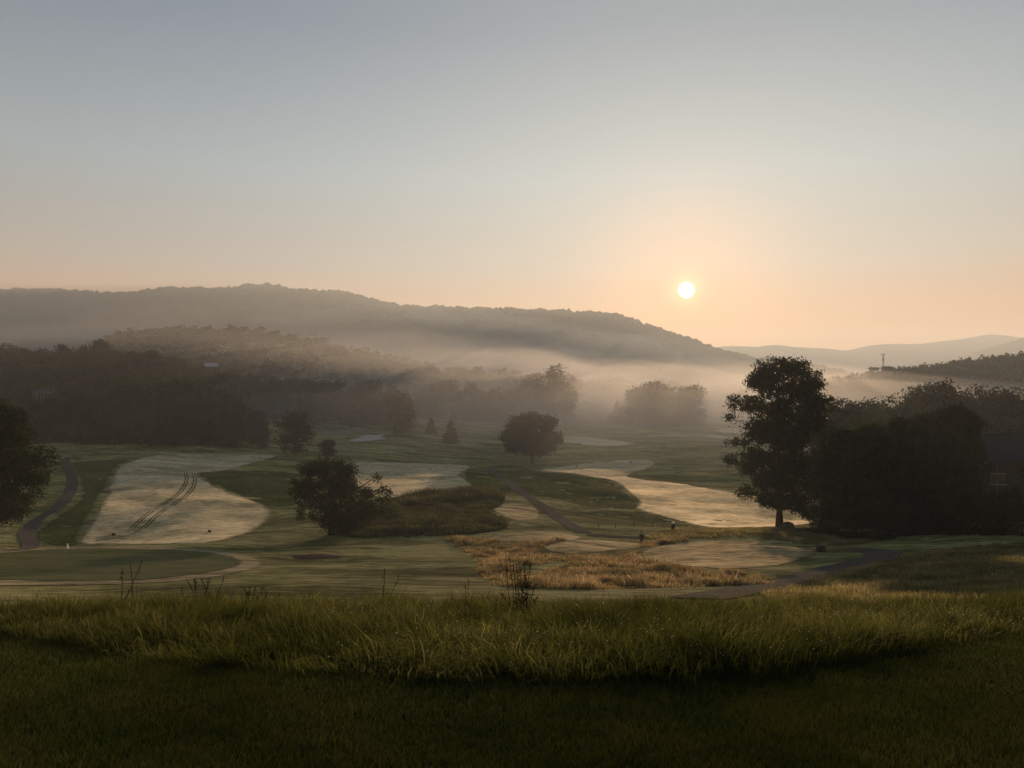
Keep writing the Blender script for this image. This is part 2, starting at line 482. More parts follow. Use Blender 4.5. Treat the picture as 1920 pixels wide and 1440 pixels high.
for px, row, dm, rx, ry, h in [(605, 858, 150, 9, 6, 1.6), (1340, 1040, 60, 13, 8, 0.9), (985, 1006, 60, 8, 5, 0.5),
                               (1300, 842, 250, 26, 9, 2.6), (1385, 856, 250, 22, 8, 2.2), (1250, 812, 300, 40, 12, 2.6),
                               (1110, 846, 250, 26, 9, 2.0), (1180, 795, 300, 30, 12, 2.5), (740, 800, 280, 30, 12, 2.0),
                               (440, 908, 120, 14, 7, 0.8), (1370, 800, 350, 30, 12, 2.2), (880, 850, 200, 20, 8, -1.2),
                               (1100, 925, 120, 12, 6, 1.0), (600, 1046, 50, 5, 2.5, -0.4), (1020, 1062, 50, 10, 4, 0.5),
                               (1250, 1075, 50, 8, 3, 0.5), (1780, 1075, 35, 6, 4, 0.5)]:
    p = hit(px, row, dm)
    BUMPS.append((p.x, p.y, rx, ry, h))

# ground mesh: a fan that widens with distance so that far and near ground get equal detail
gy = np.concatenate([np.linspace(-13, 2, 12)[:-1], np.exp(np.linspace(math.log(22), math.log(5800), 350)) - 20])
gu = np.linspace(-1.15, 1.15, 300)
GYY, GUU = np.meshgrid(gy, gu, indexing='ij')
GX = GUU * (GYY + 22)
GZ = H(GX, GYY)
nr, nc = GX.shape
V = np.stack([GX, GYY, GZ], -1).reshape(-1, 3)
idx = np.arange(nr * nc).reshape(nr, nc)
F = np.stack([idx[:-1, :-1], idx[:-1, 1:], idx[1:, 1:], idx[1:, :-1]], -1).reshape(-1, 4)
tag(link('ground', mesh_np('ground', V, F, np.full(len(F), 4), M['ground'], smooth=True)), 'rolling mown grass terrain of the golf course in the valley', kind='structure')


def smooth_poly(pts, n=6):
    P = np.array(pts, float); m = len(P); o = []
    for i in range(m):
        p0, p1, p2, p3 = P[(i - 1) % m], P[i], P[(i + 1) % m], P[(i + 2) % m]
        for k in range(n):
            t = k / n
            o.append(0.5 * ((2 * p1) + (-p0 + p2) * t + (2 * p0 - 5 * p1 + 4 * p2 - p3) * t * t + (-p0 + 3 * p1 - 3 * p2 + p3) * t ** 3))
    return np.array(o)


def inside(P, x, y):
    c = np.zeros(x.shape, bool)
    m = len(P); j = m - 1
    for i in range(m):
        xi, yi = P[i]; xj, yj = P[j]
        with np.errstate(divide='ignore', invalid='ignore'):
            k = ((yi > y) != (yj > y)) & (x < (xj - xi) * (y - yi) / (yj - yi + 1e-12) + xi)
        c ^= k; j = i
    return c


def world_poly(pts, dmin, n=6):
    P = smooth_poly(pts, n)
    Q = np.array([hit(a, b, dmin)[:2] for a, b in P])
    s_ = np.linspace(0, 1, len(Q), endpoint=False)
    c = Q.mean(0); v = Q - c; v /= np.linalg.norm(v, axis=1, keepdims=True) + 1e-9
    w_ = (fbm(Q[:, 0] / 2.2, Q[:, 1] / 2.2, 3, 31) - 0.44) * np.clip(Q[:, 1] / 100, 0.3, 2.0) * 1.3
    return Q + v * w_[:, None]


def sheet_from(name, P, mat, lift, step=None, label=None):
    """a sheet that lies on the ground inside the world polygon P"""
    x0, y0 = P.min(0); x1, y1 = P.max(0)
    if step is None: step = max(0.4, min(x1 - x0, y1 - y0) / 26)
    sx = np.arange(x0 + step / 2, x1, max(step, (x1 - x0) / 110)); sy = np.arange(y0 + step / 2, y1, max(step, (y1 - y0) / 90))
    X, Y = np.meshgrid(sx, sy)
    X = X.ravel() + rng.uniform(-.1, .1, X.size) * step; Y = Y.ravel() + rng.uniform(-.1, .1, Y.size) * step
    k = inside(P, X, Y)
    pts = [Vector(p) for p in P] + [Vector(p) for p in np.stack([X[k], Y[k]], -1)]
    n = len(P)
    vs, es, fs, *_ = delaunay_2d_cdt(pts, [(i, (i + 1) % n) for i in range(n)], [list(range(n))], 1, 1e-4)
    vx = np.array([v.x for v in vs]); vy = np.array([v.y for v in vs])
    V = np.stack([vx, vy, H(vx, vy) + lift], -1)
    fs = [f for f in fs if len(f) == 3]
    A_ = P; B_ = np.roll(P, -1, 0); AB = B_ - A_
    q_ = np.stack([vx, vy], -1)[:, None, :] - A_[None]
    t_ = np.clip((q_ * AB[None]).sum(-1) / ((AB ** 2).sum(-1)[None] + 1e-9), 0, 1)
    dd_ = np.sqrt(((q_ - t_[..., None] * AB[None]) ** 2).sum(-1)).min(1)
    me = mesh_np(name, V, [i for f in fs for i in f], [3] * len(fs), mat, smooth=True, attr={'edge': np.clip(dd_ / np.clip(step * 1.2, 0.8, 4), 0, 1)})
    # faces must look up
    bm = bmesh.new(); bm.from_mesh(me)
    for f in bm.faces:
        if f.normal.z < 0: f.normal_flip()
    bm.to_mesh(me); bm.free()
    o = link(name, me)
    tag(o, label, kind='structure')
    return o


def region(name, pts, mat, lift, dmin, label):
    P = world_poly(pts, dmin)
    return sheet_from(name, P, mat, lift, label=label), P


def ribbon(name, pts, width, mat, lift, dmin, label, offs=(0.0,), n=8, dlist=None):
    """strips along a centre line given in the photograph; offs = lateral offsets of parallel strips"""
    P = np.array(pts, float)
    Q = []
    for i in range(len(P) - 1):
        p0 = P[max(i - 1, 0)]; p1 = P[i]; p2 = P[i + 1]; p3 = P[min(i + 2, len(P) - 1)]
        for k in range(n):
            t = k / n
            Q.append(0.5 * ((2 * p1) + (-p0 + p2) * t + (2 * p0 - 5 * p1 + 4 * p2 - p3) * t * t + (-p0 + 3 * p1 - 3 * p2 + p3) * t ** 3))
    Q.append(P[-1])
    C = np.array([hit(a, b, dmin)[:2] for a, b in Q])
    # resample and smooth in the world
    for _ in range(3):
        C[1:-1] = 0.25 * C[:-2] + 0.5 * C[1:-1] + 0.25 * C[2:]
    T = np.gradient(C, axis=0); T /= np.linalg.norm(T, axis=1, keepdims=True) + 1e-9
    Nn = np.stack([-T[:, 1], T[:, 0]], -1)
    Vs, Fs = [], []
    off = 0
    cross = np.linspace(-0.5, 0.5, 5)
    for o_ in offs:
        ww = width * (1 + 0.08 * (vnoise(np.arange(len(C)) * 0.7, 0 * C[:, 0] + o_) - 0.5))
        pts2 = C[:, None, :] + Nn[:, None, :] * (o_ + cross[None, :, None] * ww[:, None, None])
        X = pts2[..., 0]; Y = pts2[..., 1]
        V = np.stack([X, Y, H(X, Y) + lift], -1).reshape(-1, 3)
        Vs.append(V)
        idx = np.arange(len(C) * 5).reshape(len(C), 5) + off
        Fs.append(np.stack([idx[:-1, :-1], idx[:-1, 1:], idx[1:, 1:], idx[1:, :-1]], -1).reshape(-1, 4))
        off += len(C) * 5
    V = np.concatenate(Vs); F = np.concatenate(Fs)
    o = link(name, mesh_np(name, V, F, np.full(len(F), 4), mat, smooth=True))
    tag(o, label, kind='structure')
    return o, C


# darker, unmown-looking wet rough first, then the mown surfaces on top
region('rough', [(375, 886), (430, 882), (540, 885), (560, 900), (560, 945), (500, 948), (440, 926), (400, 906)], M['dark_turf'], 0.03, 100, 'darker wet rough beside the left fairway')
region('rough', [(140, 868), (240, 862), (215, 880), (195, 925), (150, 1003), (148, 1022), (90, 1022), (60, 1010), (80, 985), (140, 945), (150, 915), (140, 885)], M['dark_turf'], 0.03, 100, 'dark green strip of rough between the left path and the fairway')
region('rough', [(885, 878), (960, 872), (1010, 884), (1080, 890), (1140, 902), (1158, 912), (1192, 940), (1185, 955), (1100, 950), (1040, 935), (980, 930), (930, 925), (895, 915), (868, 892)], M['dark_turf'], 0.03, 120, 'green rough between the two middle fairways')
region('rough', [(1190, 958), (1260, 978), (1330, 993), (1240, 988), (1120, 975), (1080, 962)], M['dark_turf'], 0.03, 100, 'dark band of rough in front of the right fairway')
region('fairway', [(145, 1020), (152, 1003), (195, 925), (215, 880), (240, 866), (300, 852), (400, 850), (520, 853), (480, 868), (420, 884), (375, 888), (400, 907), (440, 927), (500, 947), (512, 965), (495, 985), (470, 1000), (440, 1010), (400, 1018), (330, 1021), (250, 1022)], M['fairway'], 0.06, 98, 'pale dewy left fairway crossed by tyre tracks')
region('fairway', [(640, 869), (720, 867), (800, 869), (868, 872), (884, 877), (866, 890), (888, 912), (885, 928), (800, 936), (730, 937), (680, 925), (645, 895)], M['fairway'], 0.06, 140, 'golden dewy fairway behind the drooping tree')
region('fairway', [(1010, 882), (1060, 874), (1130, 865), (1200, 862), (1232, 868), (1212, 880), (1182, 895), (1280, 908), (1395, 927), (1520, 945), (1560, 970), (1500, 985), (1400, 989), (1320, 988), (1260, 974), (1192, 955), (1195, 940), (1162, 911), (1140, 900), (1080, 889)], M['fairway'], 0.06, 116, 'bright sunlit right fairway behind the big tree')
region('fairway', [(1055, 820), (1090, 819), (1150, 826), (1188, 832), (1130, 837), (1055, 828)], M['sun_painted_fairway'], 0.12, 280, 'small strip of fairway coloured as sunlit beyond the lone tree')
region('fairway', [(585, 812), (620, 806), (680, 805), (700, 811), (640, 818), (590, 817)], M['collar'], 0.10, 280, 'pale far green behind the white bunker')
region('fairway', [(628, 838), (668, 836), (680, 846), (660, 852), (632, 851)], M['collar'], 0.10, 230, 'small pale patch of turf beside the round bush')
region('fairway', [(1210, 817), (1290, 815), (1350, 817), (1395, 826), (1340, 821), (1270, 819)], M['sun_painted_fairway'], 0.15, 300, 'thin crest of turf coloured as sunlit in the far middle')
region('fairway', [(1345, 805), (1420, 804), (1425, 812), (1360, 812)], M['sun_painted_fairway'], 0.15, 320, 'far strip of turf coloured as sunlit left of the big tree')
region('fairway', [(895, 769), (960, 768), (1010, 771), (960, 773), (900, 773)], M['sun_painted_fairway'], 0.25, 400, 'thin strip of far turf coloured as sunlit in the mist')
region('fairway', [(1068, 751), (1120, 750), (1160, 753), (1120, 757), (1075, 756)], M['sun_painted_fairway'], 0.3, 500, 'farthest strip of turf coloured as sunlit in the mist')
region('bunker', [(655, 826), (676, 821), (682, 817), (705, 816), (722, 815), (712, 820), (722, 823), (692, 827), (665, 828)], M['sand'], 0.14, 260, 'white sand bunker in front of the far green')
region('bunker', [(545, 1043), (580, 1040), (620, 1041), (642, 1046), (600, 1048), (562, 1048)], M['mulch'], 0.05, 45, 'small dark sunken bunker right of the near green')
region('fairway', [(920, 952), (960, 944), (1000, 950), (1012, 972), (975, 978), (940, 966)], M['tee'], 0.05, 100, 'small striped mown patch beside the middle path')
region('putting_green', [(-110, 1050), (0, 1034), (150, 1025), (300, 1026), (420, 1034), (482, 1045), (500, 1056), (484, 1068), (420, 1082), (330, 1092), (200, 1097), (0, 1100), (-120, 1098)], M['collar'], 0.05, 45, 'pale dewy collar round the near green')
region('putting_green', [(-100, 1054), (0, 1038), (140, 1029), (280, 1030), (385, 1036), (442, 1046), (456, 1056), (432, 1068), (370, 1079), (280, 1088), (150, 1091), (0, 1090), (-110, 1088)], M['green'], 0.09, 45, 'smooth near putting green with the flag')
region('tee_box', [(915, 1010), (935, 1000), (985, 996), (1050, 999), (1088, 1008), (1070, 1014), (1000, 1017), (940, 1017)], M['tee'], 0.05, 60, 'left oval tee with a mown edge')
region('tee_box', [(1010, 1026), (1040, 1016), (1110, 1013), (1190, 1018), (1215, 1024), (1170, 1032), (1090, 1038), (1040, 1036)], M['tee'], 0.05, 60, 'middle mown tee in front of the walker')
region('tee_box', [(1195, 1042), (1220, 1028), (1280, 1018), (1360, 1014), (1440, 1018), (1500, 1028), (1530, 1036), (1480, 1058), (1380, 1066), (1280, 1062), (1220, 1054)], M['tee'], 0.05, 60, 'right mown tee mound lit along its top')

_, PL = ribbon('cart_path', [(20, 1040), (58, 1024), (50, 1004), (66, 978), (108, 952), (130, 925), (136, 902), (128, 880), (120, 866), (132, 858), (150, 862)], 2.2, M['path'], 0.08, 93, 'asphalt cart path winding down the left side')
ribbon('cart_path', [(1095, 1000), (1065, 983), (1035, 962), (1000, 938), (962, 912), (932, 890), (918, 876)], 2.6, M['path'], 0.08, 95, 'asphalt cart path running between the middle fairways')
_, PR = ribbon('cart_path', [(1300, 1124), (1345, 1117), (1410, 1106), (1480, 1090), (1550, 1072), (1610, 1057), (1650, 1046), (1655, 1038), (1630, 1032), (1590, 1029)], 3.3, M['path'], 0.08, 30, 'asphalt cart path curving up on the right')
ribbon('cart_path', [(1100, 1004), (1140, 1006), (1190, 1008), (1230, 1006)], 1.6, M['path'], 0.08, 95, 'short piece of path behind the walker')
ribbon('tyre_tracks', [(355, 887), (358, 902), (348, 922), (318, 945), (285, 966), (262, 988), (240, 1002), (215, 1007), (180, 1012)], 0.20, M['track'], 0.09, 100, 'two pairs of dark tyre tracks curving over the left fairway', offs=(-1.15, -0.6, 0.6, 1.15))


# ------------------------------------------------------------------ far hills and mountains
def ridge(name, sil, Y, run, label, bump=3.0, bscale=9.0, base=-20.0, mat=None, step=5.0, seed=1, back=160, x_pad=400):
    Y *= 1.9; run *= 1.9; step *= 1.9; bump *= 1.9; bscale *= 1.9; back *= 1.9; x_pad *= 1.9
    px = np.array([s[0] for s in sil], float); rw = np.array([s[1] for s in sil], float)
    xs = (px - CX) / FPX * Y; zs = -(rw - CY) / FPX * Y
    X = np.arange(xs[0] - x_pad, xs[-1] + x_pad, step)
    crest = np.interp(X, xs, zs)
    kk = np.exp(-0.5 * (np.arange(-6, 7) / 2.2) ** 2); kk /= kk.sum()
    crest = np.convolve(np.pad(crest, 6, 'edge'), kk, 'valid')
    nb = max(10, int(run / (step * 1.3)))
    t = np.concatenate([np.linspace(0, 1, nb), 1 + np.linspace(0, 1, 14)[1:] * 1.0])
    XX, TT = np.meshgrid(X, t)
    shape = np.where(TT <= 1, np.sin(np.clip(TT, 0, 1) * np.pi / 2) ** 1.25, 1 - (TT - 1) * 0.55)
    YY = np.where(TT <= 1, Y - run * (1 - TT), Y + (TT - 1) * back)
    YY = YY + (fbm(XX / 247, TT * 2.0, 3, seed) - 0.45) * 114 * (TT < 0.97) * np.clip((1 - TT) * 4, 0, 1)
    gul = (fbm(XX / 171, YY / 570, 4, seed + 5) - 0.46) * 76 * np.clip((1 - TT) * 3, 0, 1) * np.clip(TT * 3, 0, 1)
    Z = base + (np.maximum(crest[None, :], base + 1) - base) * shape + gul
    if bump > 0:
        Z = Z + bump * (np.abs(vnoise(XX / bscale, YY / bscale, seed) ) * 1.4 + vnoise(XX / (bscale * .45), YY / (bscale * .45), seed + 2) * 0.8 - 1.1)
    idx = np.arange(XX.size).reshape(XX.shape)
    F = np.stack([idx[:-1, :-1], idx[:-1, 1:], idx[1:, 1:], idx[1:, :-1]], -1).reshape(-1, 4)
    V = np.stack([XX, YY, Z], -1).reshape(-1, 3)
    o = link(name, mesh_np(name, V, F, np.full(len(F), 4), mat or M['canopy'], smooth=False))
    return tag(o, label, kind='structure')


ridge('hill', [(-700, 545), (-200, 560), (0, 565), (60, 560), (150, 554), (200, 553), (250, 551), (300, 546), (330, 543), (360, 549), (420, 546), (450, 545), (490, 540), (530, 543), (575, 549), (608, 553), (630, 548), (660, 553), (690, 562), (740, 573), (800, 579), (870, 580), (1000, 585), (1068, 586), (1080, 588), (1110, 586), (1150, 591), (1180, 600), (1215, 617), (1250, 634), (1300, 651), (1345, 662), (1400, 672), (1450, 684), (1520, 705), (1600, 730)], 1450, 430, 'long wooded ridge behind the valley', step=4.2, seed=1, bump=8.5, bscale=9)
ridge('hill', [(-700, 556), (-300, 550), (-50, 545), (0, 543), (60, 540), (100, 539), (140, 547), (180, 556), (260, 575), (400, 600)], 1520, 110, 'pale wooded hill behind the left end of the ridge', step=5, seed=2, bump=3)
ridge('hill', [(1050, 676), (1130, 668), (1200, 664), (1250, 672), (1300, 682), (1350, 690), (1420, 702), (1500, 718)], 1230, 160, 'lower wooded spur in front of the ridge end', step=4.2, seed=3, bump=3)
ridge('mountains', [(1150, 680), (1280, 660), (1330, 652), (1375, 648), (1410, 653), (1443, 646), (1480, 651), (1550, 653), (1580, 661), (1620, 649), (1680, 644), (1720, 646), (1760, 640), (1800, 637), (1830, 631), (1860, 625), (1890, 632), (1920, 638), (2100, 632), (2500, 640)], 2700, 420, 'farthest pale mountains right of the sun', step=12, seed=4, bump=1.0, bscale=30, x_pad=250)
ridge('hill', [(1560, 712), (1650, 697), (1720, 690), (1760, 682), (1800, 670), (1860, 650), (1920, 634), (2050, 615), (2600, 600)], 2050, 350, 'hazy wooded hill at the right edge', step=6, seed=6, bump=4, bscale=12, x_pad=60)

# ------------------------------------------------------------------ haze
bm = bmesh.new()
x0, x1, y0, y1, z0, z1 = -7600, 7600, -60, 5900, -60, 392
bmesh.ops.create_cube(bm, size=1.0, matrix=Matrix.Translation(((x0 + x1) / 2, (y0 + y1) / 2, (z0 + z1) / 2)) @ Matrix.Diagonal((x1 - x0, y1 - y0, z1 - z0, 1)))
mh, t, N, L = mat_new('morning_haze')
pv = N('ShaderNodeVolumePrincipled')
pv.inputs['Color'].default_value = (0.72, 0.82, 0.94, 1)
pv.inputs['Density'].default_value = HAZE_DENSITY
pv.inputs['Anisotropy'].default_value = HAZE_G
o = N('ShaderNodeOutputMaterial'); L(pv.outputs[0], o.inputs['Volume'])
tag(link('haze', bm_mesh('haze', bm, mh)), 'thin warm morning haze filling the valley', kind='stuff')


# low banks of denser mist lying on the valley floor, inside the haze
def mist_bank(px, row, d, rx, ry, rz, dens, label, g=0.62, colr=(0.95, 0.94, 0.93, 1)):
    bm = bmesh.new()
    bmesh.ops.create_icosphere(bm, subdivisions=5, radius=1.0)
    c = Vector(((px - CX) / FPX * d, d, zrow(row, d)))
    for v in bm.verts:
        f = 1 + 0.25 * (float(fbm(np.array([v.co.x * 2 + 5]), np.array([v.co.y * 2 + v.co.z]), 2, 3)[0]) - 0.4)
        fz = 1 + 1.1 * (float(fbm(np.array([v.co.x * 4.5 + rz]), np.array([v.co.y * 3 + rx * 0.01]), 3, 13)[0]) - 0.42)
        v.co = Vector((v.co.x * rx * f, v.co.y * ry * f, v.co.z * rz * f * fz)) + c
    m_, t_, N_, L_ = mat_new('mist')
    p_ = N_('ShaderNodeVolumePrincipled')
    p_.inputs['Color'].default_value = colr
    p_.inputs['Density'].default_value = dens
    p_.inputs['Anisotropy'].default_value = g
    o_ = N_('ShaderNodeOutputMaterial'); L_(p_.outputs[0], o_.inputs['Volume'])
    return tag(link('mist', bm_mesh('mist', bm, m_)), label, kind='stuff')


for rx_, ry_, rz_, dn_ in [(520, 430, 52, 0.0007), (460, 380, 42, 0.0010), (380, 320, 32, 0.0014), (260, 250, 24, 0.0014)]:
    mist_bank(1110 + rx_ * 0.12, 776, 410 + ry_ * 0.8, rx_, ry_, rz_, dn_, 'glowing bank of mist on the far valley floor', 0.30)
mist_bank(340, 690, 560, 270, 95, 40, 0.0006, 'mist drifting behind the dark left forest', 0.25)
mist_bank(720, 778, 420, 130, 95, 27, 0.0011, 'thin mist round the trees left of the middle', 0.25)
mist_bank(1010, 800, 345, 150, 130, 26, 0.0009, 'thin mist over the turf round the lone tree', 0.25)
for rx_, rz_ in [(190, 30)]:
    mist_bank(690, 690, 640, rx_, 130, rz_, 0.0006, 'mist drifting in front of the wooded hill left of the middle', 0.30)
for rx_, rz_, dn_ in [(850, 150, 0.00030), (700, 120, 0.00030), (560, 90, 0.0003)]:
    mist_bank(780, 728, 1560, rx_, 480, rz_, dn_, 'pale veil of mist in front of the long ridge', 0.15, (0.70, 0.84, 0.98, 1))


# ------------------------------------------------------------------ trees
def leaf_cloud(name, blobs, nclump, per, leaf, sig, mat, seed, up=0.0, shell=0.75, gap=0.0, droop=0.0):
    """clumps of small leaf faces spread through a set of ellipsoids (cx,cy,cz,rx,ry,rz)"""
    r = np.random.default_rng(seed)
    B = np.array(blobs, float)
    w = (B[:, 3] * B[:, 4] * B[:, 5]) ** (2 / 3); w /= w.sum()
    k = r.choice(len(B), nclump, p=w)
    d = r.normal(size=(nclump, 3)); d /= np.linalg.norm(d, axis=1, keepdims=True)
    rad = np.where(r.random(nclump) < shell, r.uniform(0.72, 1.04, nclump), r.uniform(0.1, 0.8, nclump))
    C = B[k, :3] + d * rad[:, None] * B[k, 3:]
    C[:, 2] = np.maximum(C[:, 2], 0.15)
    n = nclump * per
    ci = np.repeat(np.arange(nclump), per)
    off = r.normal(size=(n, 3)) * (sig * r.uniform(0.6, 1.4, nclump))[ci][:, None]
    off[:, 2] = off[:, 2] * 0.75 - droop * np.abs(r.normal(size=n)) * sig
    P = C[ci] + off
    P[:, 2] = np.maximum(P[:, 2], 0.05)
    a = r.normal(size=(n, 3)); a[:, 2] += up * 3; a /= np.linalg.norm(a, axis=1, keepdims=True)
    b = np.cross(a, r.normal(size=(n, 3))); b /= np.linalg.norm(b, axis=1, keepdims=True) + 1e-9
    s = (leaf * r.uniform(0.55, 1.3, n))[:, None]
    el = 1.0 + up
    V = np.stack([P - a * s * el, P + b * s * 0.42, P + a * s * el, P - b * s * 0.42], 1).reshape(-1, 3)
    F = np.arange(n * 4)
    return mesh_np(name, V, F, np.full(n, 4), mat), C


def limb_paths(blobs, trunk_h, r0, seed, clumps=None, nsub=40, lean=(0, 0), split=None):
    r = np.random.default_rng(seed)
    top = max(b[2] for b in blobs)
    paths = []
    n = 9
    zt = np.linspace(0, top, n)
    cx = np.interp(zt / top, [0, 0.5, 1], [0, lean[0] * 0.5, lean[0]]) + np.cumsum(r.normal(0, r0 * 0.22, n)) * (zt / top)
    cy = np.interp(zt / top, [0, 0.5, 1], [0, lean[1] * 0.5, lean[1]]) + np.cumsum(r.normal(0, r0 * 0.22, n)) * (zt / top)
    R = r0 * (1 - 0.88 * (zt / top) ** 0.9)
    z2 = zt.copy()
    flare = np.array([1.45] + [1.0] * (n - 1))
    paths.append((np.stack([cx, cy, z2], -1), R * flare))
    for b in blobs:
        zs = min(max(trunk_h * 0.75, b[2] - 0.9 * math.hypot(b[0], b[1]) * 0.6 - 0.5), top * 0.9)
        sx = np.interp(zs, zt, cx); sy = np.interp(zs, zt, cy); rr = np.interp(zs, zt, R) * 0.55
        P0 = np.array([sx, sy, zs]); P3 = np.array(b[:3]) + r.normal(0, 0.1, 3) * np.array(b[3:])
        mid = (P0 + P3) / 2 + np.array([0, 0, 0.10 * np.linalg.norm(P3 - P0)]) + r.normal(0, 0.04, 3) * np.linalg.norm(P3 - P0)
        t = np.linspace(0, 1, 6)[:, None]
        Q = (1 - t) ** 2 * P0 + 2 * t * (1 - t) * mid + t ** 2 * P3
        paths.append((Q, rr * np.linspace(1, 0.25, 6)))
    if clumps is not None:
        for c in clumps[r.choice(len(clumps), min(nsub, len(clumps)), replace=False)]:
            bb = min(blobs, key=lambda b: (b[0] - c[0]) ** 2 + (b[1] - c[1]) ** 2 + (b[2] - c[2]) ** 2)
            P0 = np.array(bb[:3]); t = np.linspace(0, 1, 4)[:, None]
            mid = (P0 + c) / 2 + r.normal(0, 0.12, 3)
            Q = (1 - t) ** 2 * P0 + 2 * t * (1 - t) * mid + t ** 2 * c
            paths.append((Q, r0 * 0.10 * np.linspace(1, 0.35, 4)))
    return paths


def tree_from(name, base, blobs, r0, trunk_h, label, cat='tree', group=None, nclump=700, per=14, leaf=0.3, sig=0.5, mat='leaf', seed=1, up=0.0, shell=0.75, droop=0.0, lean=(0, 0), nsub=60, trunk=True, crown_name='crown'):
    root = empty(name, base)
    tag(root, label, cat, group)
    me, C = leaf_cloud('crown', blobs, nclump, per, leaf, sig, M[mat], seed, up, shell, droop=droop)
    link(crown_name, me, root)
    if trunk:
        V, F, Z = tubes(limb_paths(blobs, trunk_h, r0, seed, C, nsub, lean), 7)
        link('trunk', mesh_np('trunk', V, F, Z, M['bark'], smooth=True), root)
    return root


def px_blobs(base_px, base_row, d, L_, depth=0.8, seed=0):
    """ellipses read off the photograph (px,row,rx,ry) -> ellipsoids about the tree's base, spread in depth"""
    r = np.random.default_rng(seed)
    k = d / FPX
    xs = [b[0] for b in L_]; wid = (max(xs) - min(xs)) * k / 2
    o = []
    for b in L_:
        x = (b[0] - base_px) * k; z = (base_row - b[1]) * k
        reach = math.sqrt(max(0.05, 1 - (((b[0] - np.mean(xs)) * k) / (wid + 1e-6)) ** 2))
        y = r.uniform(-1, 1) * wid * depth * reach
        o.append((x, y, z, b[2] * k, (b[2] + b[3]) / 2 * k * 1.1, b[3] * k))
        if depth > 0.3 and b[2] * k > 1.2:
            o.append((x * 0.85, -y * 0.9, z, b[2] * k * 0.8, b[2] * k * 0.9, b[3] * k * 0.85))
    return o


# the big tree on the right
b = hit(1462, 987, 95); dB = b.y
big = [(1441, 693, 25, 20), (1418, 714, 20, 18), (1493, 692, 23, 19), (1524, 714, 20, 18), (1458, 726, 36, 26), (1508, 735, 30, 24), (1539, 759, 24, 20), (1374, 754, 12, 16), (1372, 784, 10, 8), (1410, 761, 24, 20), (1472, 773, 40, 26), (1527, 790, 28, 26), (1423, 806, 32, 23), (1481, 820, 44, 28), (1381, 829, 15, 7), (1379, 866, 16, 11), (1396, 880, 14, 9), (1418, 860, 26, 22), (1482, 868, 45, 28), (1440, 900, 32, 20), (1505, 908, 42, 26), (1415, 930, 18, 11), (1446, 938, 30, 13), (1491, 942, 26, 14), (1512, 955, 14, 13)]
tree_from('maple_tree', b, px_blobs(1462, 987, dB, big, 0.7, 3), 0.52, 4.0, 'tallest tree, dark and full crowned, standing beside the boulder and bright right fairway', nclump=3300, per=18, leaf=0.26, sig=0.42, seed=5, shell=0.72, nsub=150)
# the lone tree in the middle
b = hit(998, 869, 200); dC = b.y
lone = [(995, 789, 29, 13), (967, 798, 17, 15), (1028, 795, 17, 14), (953, 818, 13, 12), (987, 818, 26, 20), (1024, 822, 20, 18), (1045, 820, 9, 10), (962, 836, 14, 10), (991, 842, 18, 8), (1016, 845, 14, 7), (1038, 839, 6, 7)]
tree_from('lone_tree', b, px_blobs(998, 869, dC, lone, 0.8, 4), 0.7, 3.2, 'round crowned lone tree with forked trunk standing between the middle fairways', nclump=1700, per=14, leaf=0.5, sig=0.7, seed=8, shell=0.75, mat='leaf', nsub=60, droop=0.4)
# drooping tree left of the middle
b = hit(622, 1003, 90); dD = b.y
dro = [(582, 876, 26, 12), (614, 872, 26, 11), (650, 878, 22, 12), (564, 912, 21, 18), (607, 906, 34, 24), (649, 906, 26, 22), (571, 938, 13, 14), (569, 958, 10, 10), (620, 943, 25, 26), (660, 952, 28, 26), (626, 975, 24, 16), (695, 955, 24, 14), (688, 920, 11, 9), (697, 900, 7, 6), (709, 922, 10, 8), (724, 920, 9, 8), (730, 933, 9, 7), (715, 938, 12, 7), (662, 980, 26, 14)]
tree_from('drooping_tree', b, px_blobs(622, 1003, dD, dro, 0.75, 5), 0.45, 1.6, 'low drooping tree with a ragged right side beside the dark reeds', nclump=1650, per=15, leaf=0.18, sig=0.33, seed=12, shell=0.85, droop=0.8, nsub=140)
# tree cut by the left edge of the picture
b = at(-30, 92)
r0 = (b.z * -FPX / b.y) + CY
lef = [(12, 780, 34, 22), (-40, 770, 50, 30), (40, 815, 28, 25), (-10, 830, 60, 45), (50, 862, 32, 24), (66, 898, 20, 12), (20, 890, 60, 36), (10, 940, 52, 30), (60, 925, 12, 10), (-60, 860, 70, 60), (-70, 950, 60, 40), (0, 968, 30, 16)]
tree_from('edge_tree', b, px_blobs(-30, r0, b.y, lef, 0.7, 6), 0.45, 2.0, 'dark leafy tree cut off by the left edge of the photo above the path', nclump=2600, per=16, leaf=0.2, sig=0.35, seed=17, nsub=60)

# right-hand thicket
def thick(name, base_px, base_row, d, blobs, label, cat='shrub', **kw):
    p = at(base_px, d)
    br = CY - p.z * FPX / p.y
    blobs = list(blobs) + [(b_[0], br - 4, b_[2], 9) for b_ in sorted(blobs, key=lambda q: -(q[1] + q[3]))[:3]]
    if name == 'shrub': kw['trunk'] = False
    return tree_from(name, p, px_blobs(base_px, br, d, blobs, 0.6, kw.get('seed', 1)), kw.pop('r0', 0.25), kw.pop('trunk_h', 1.0), label, cat, **kw)

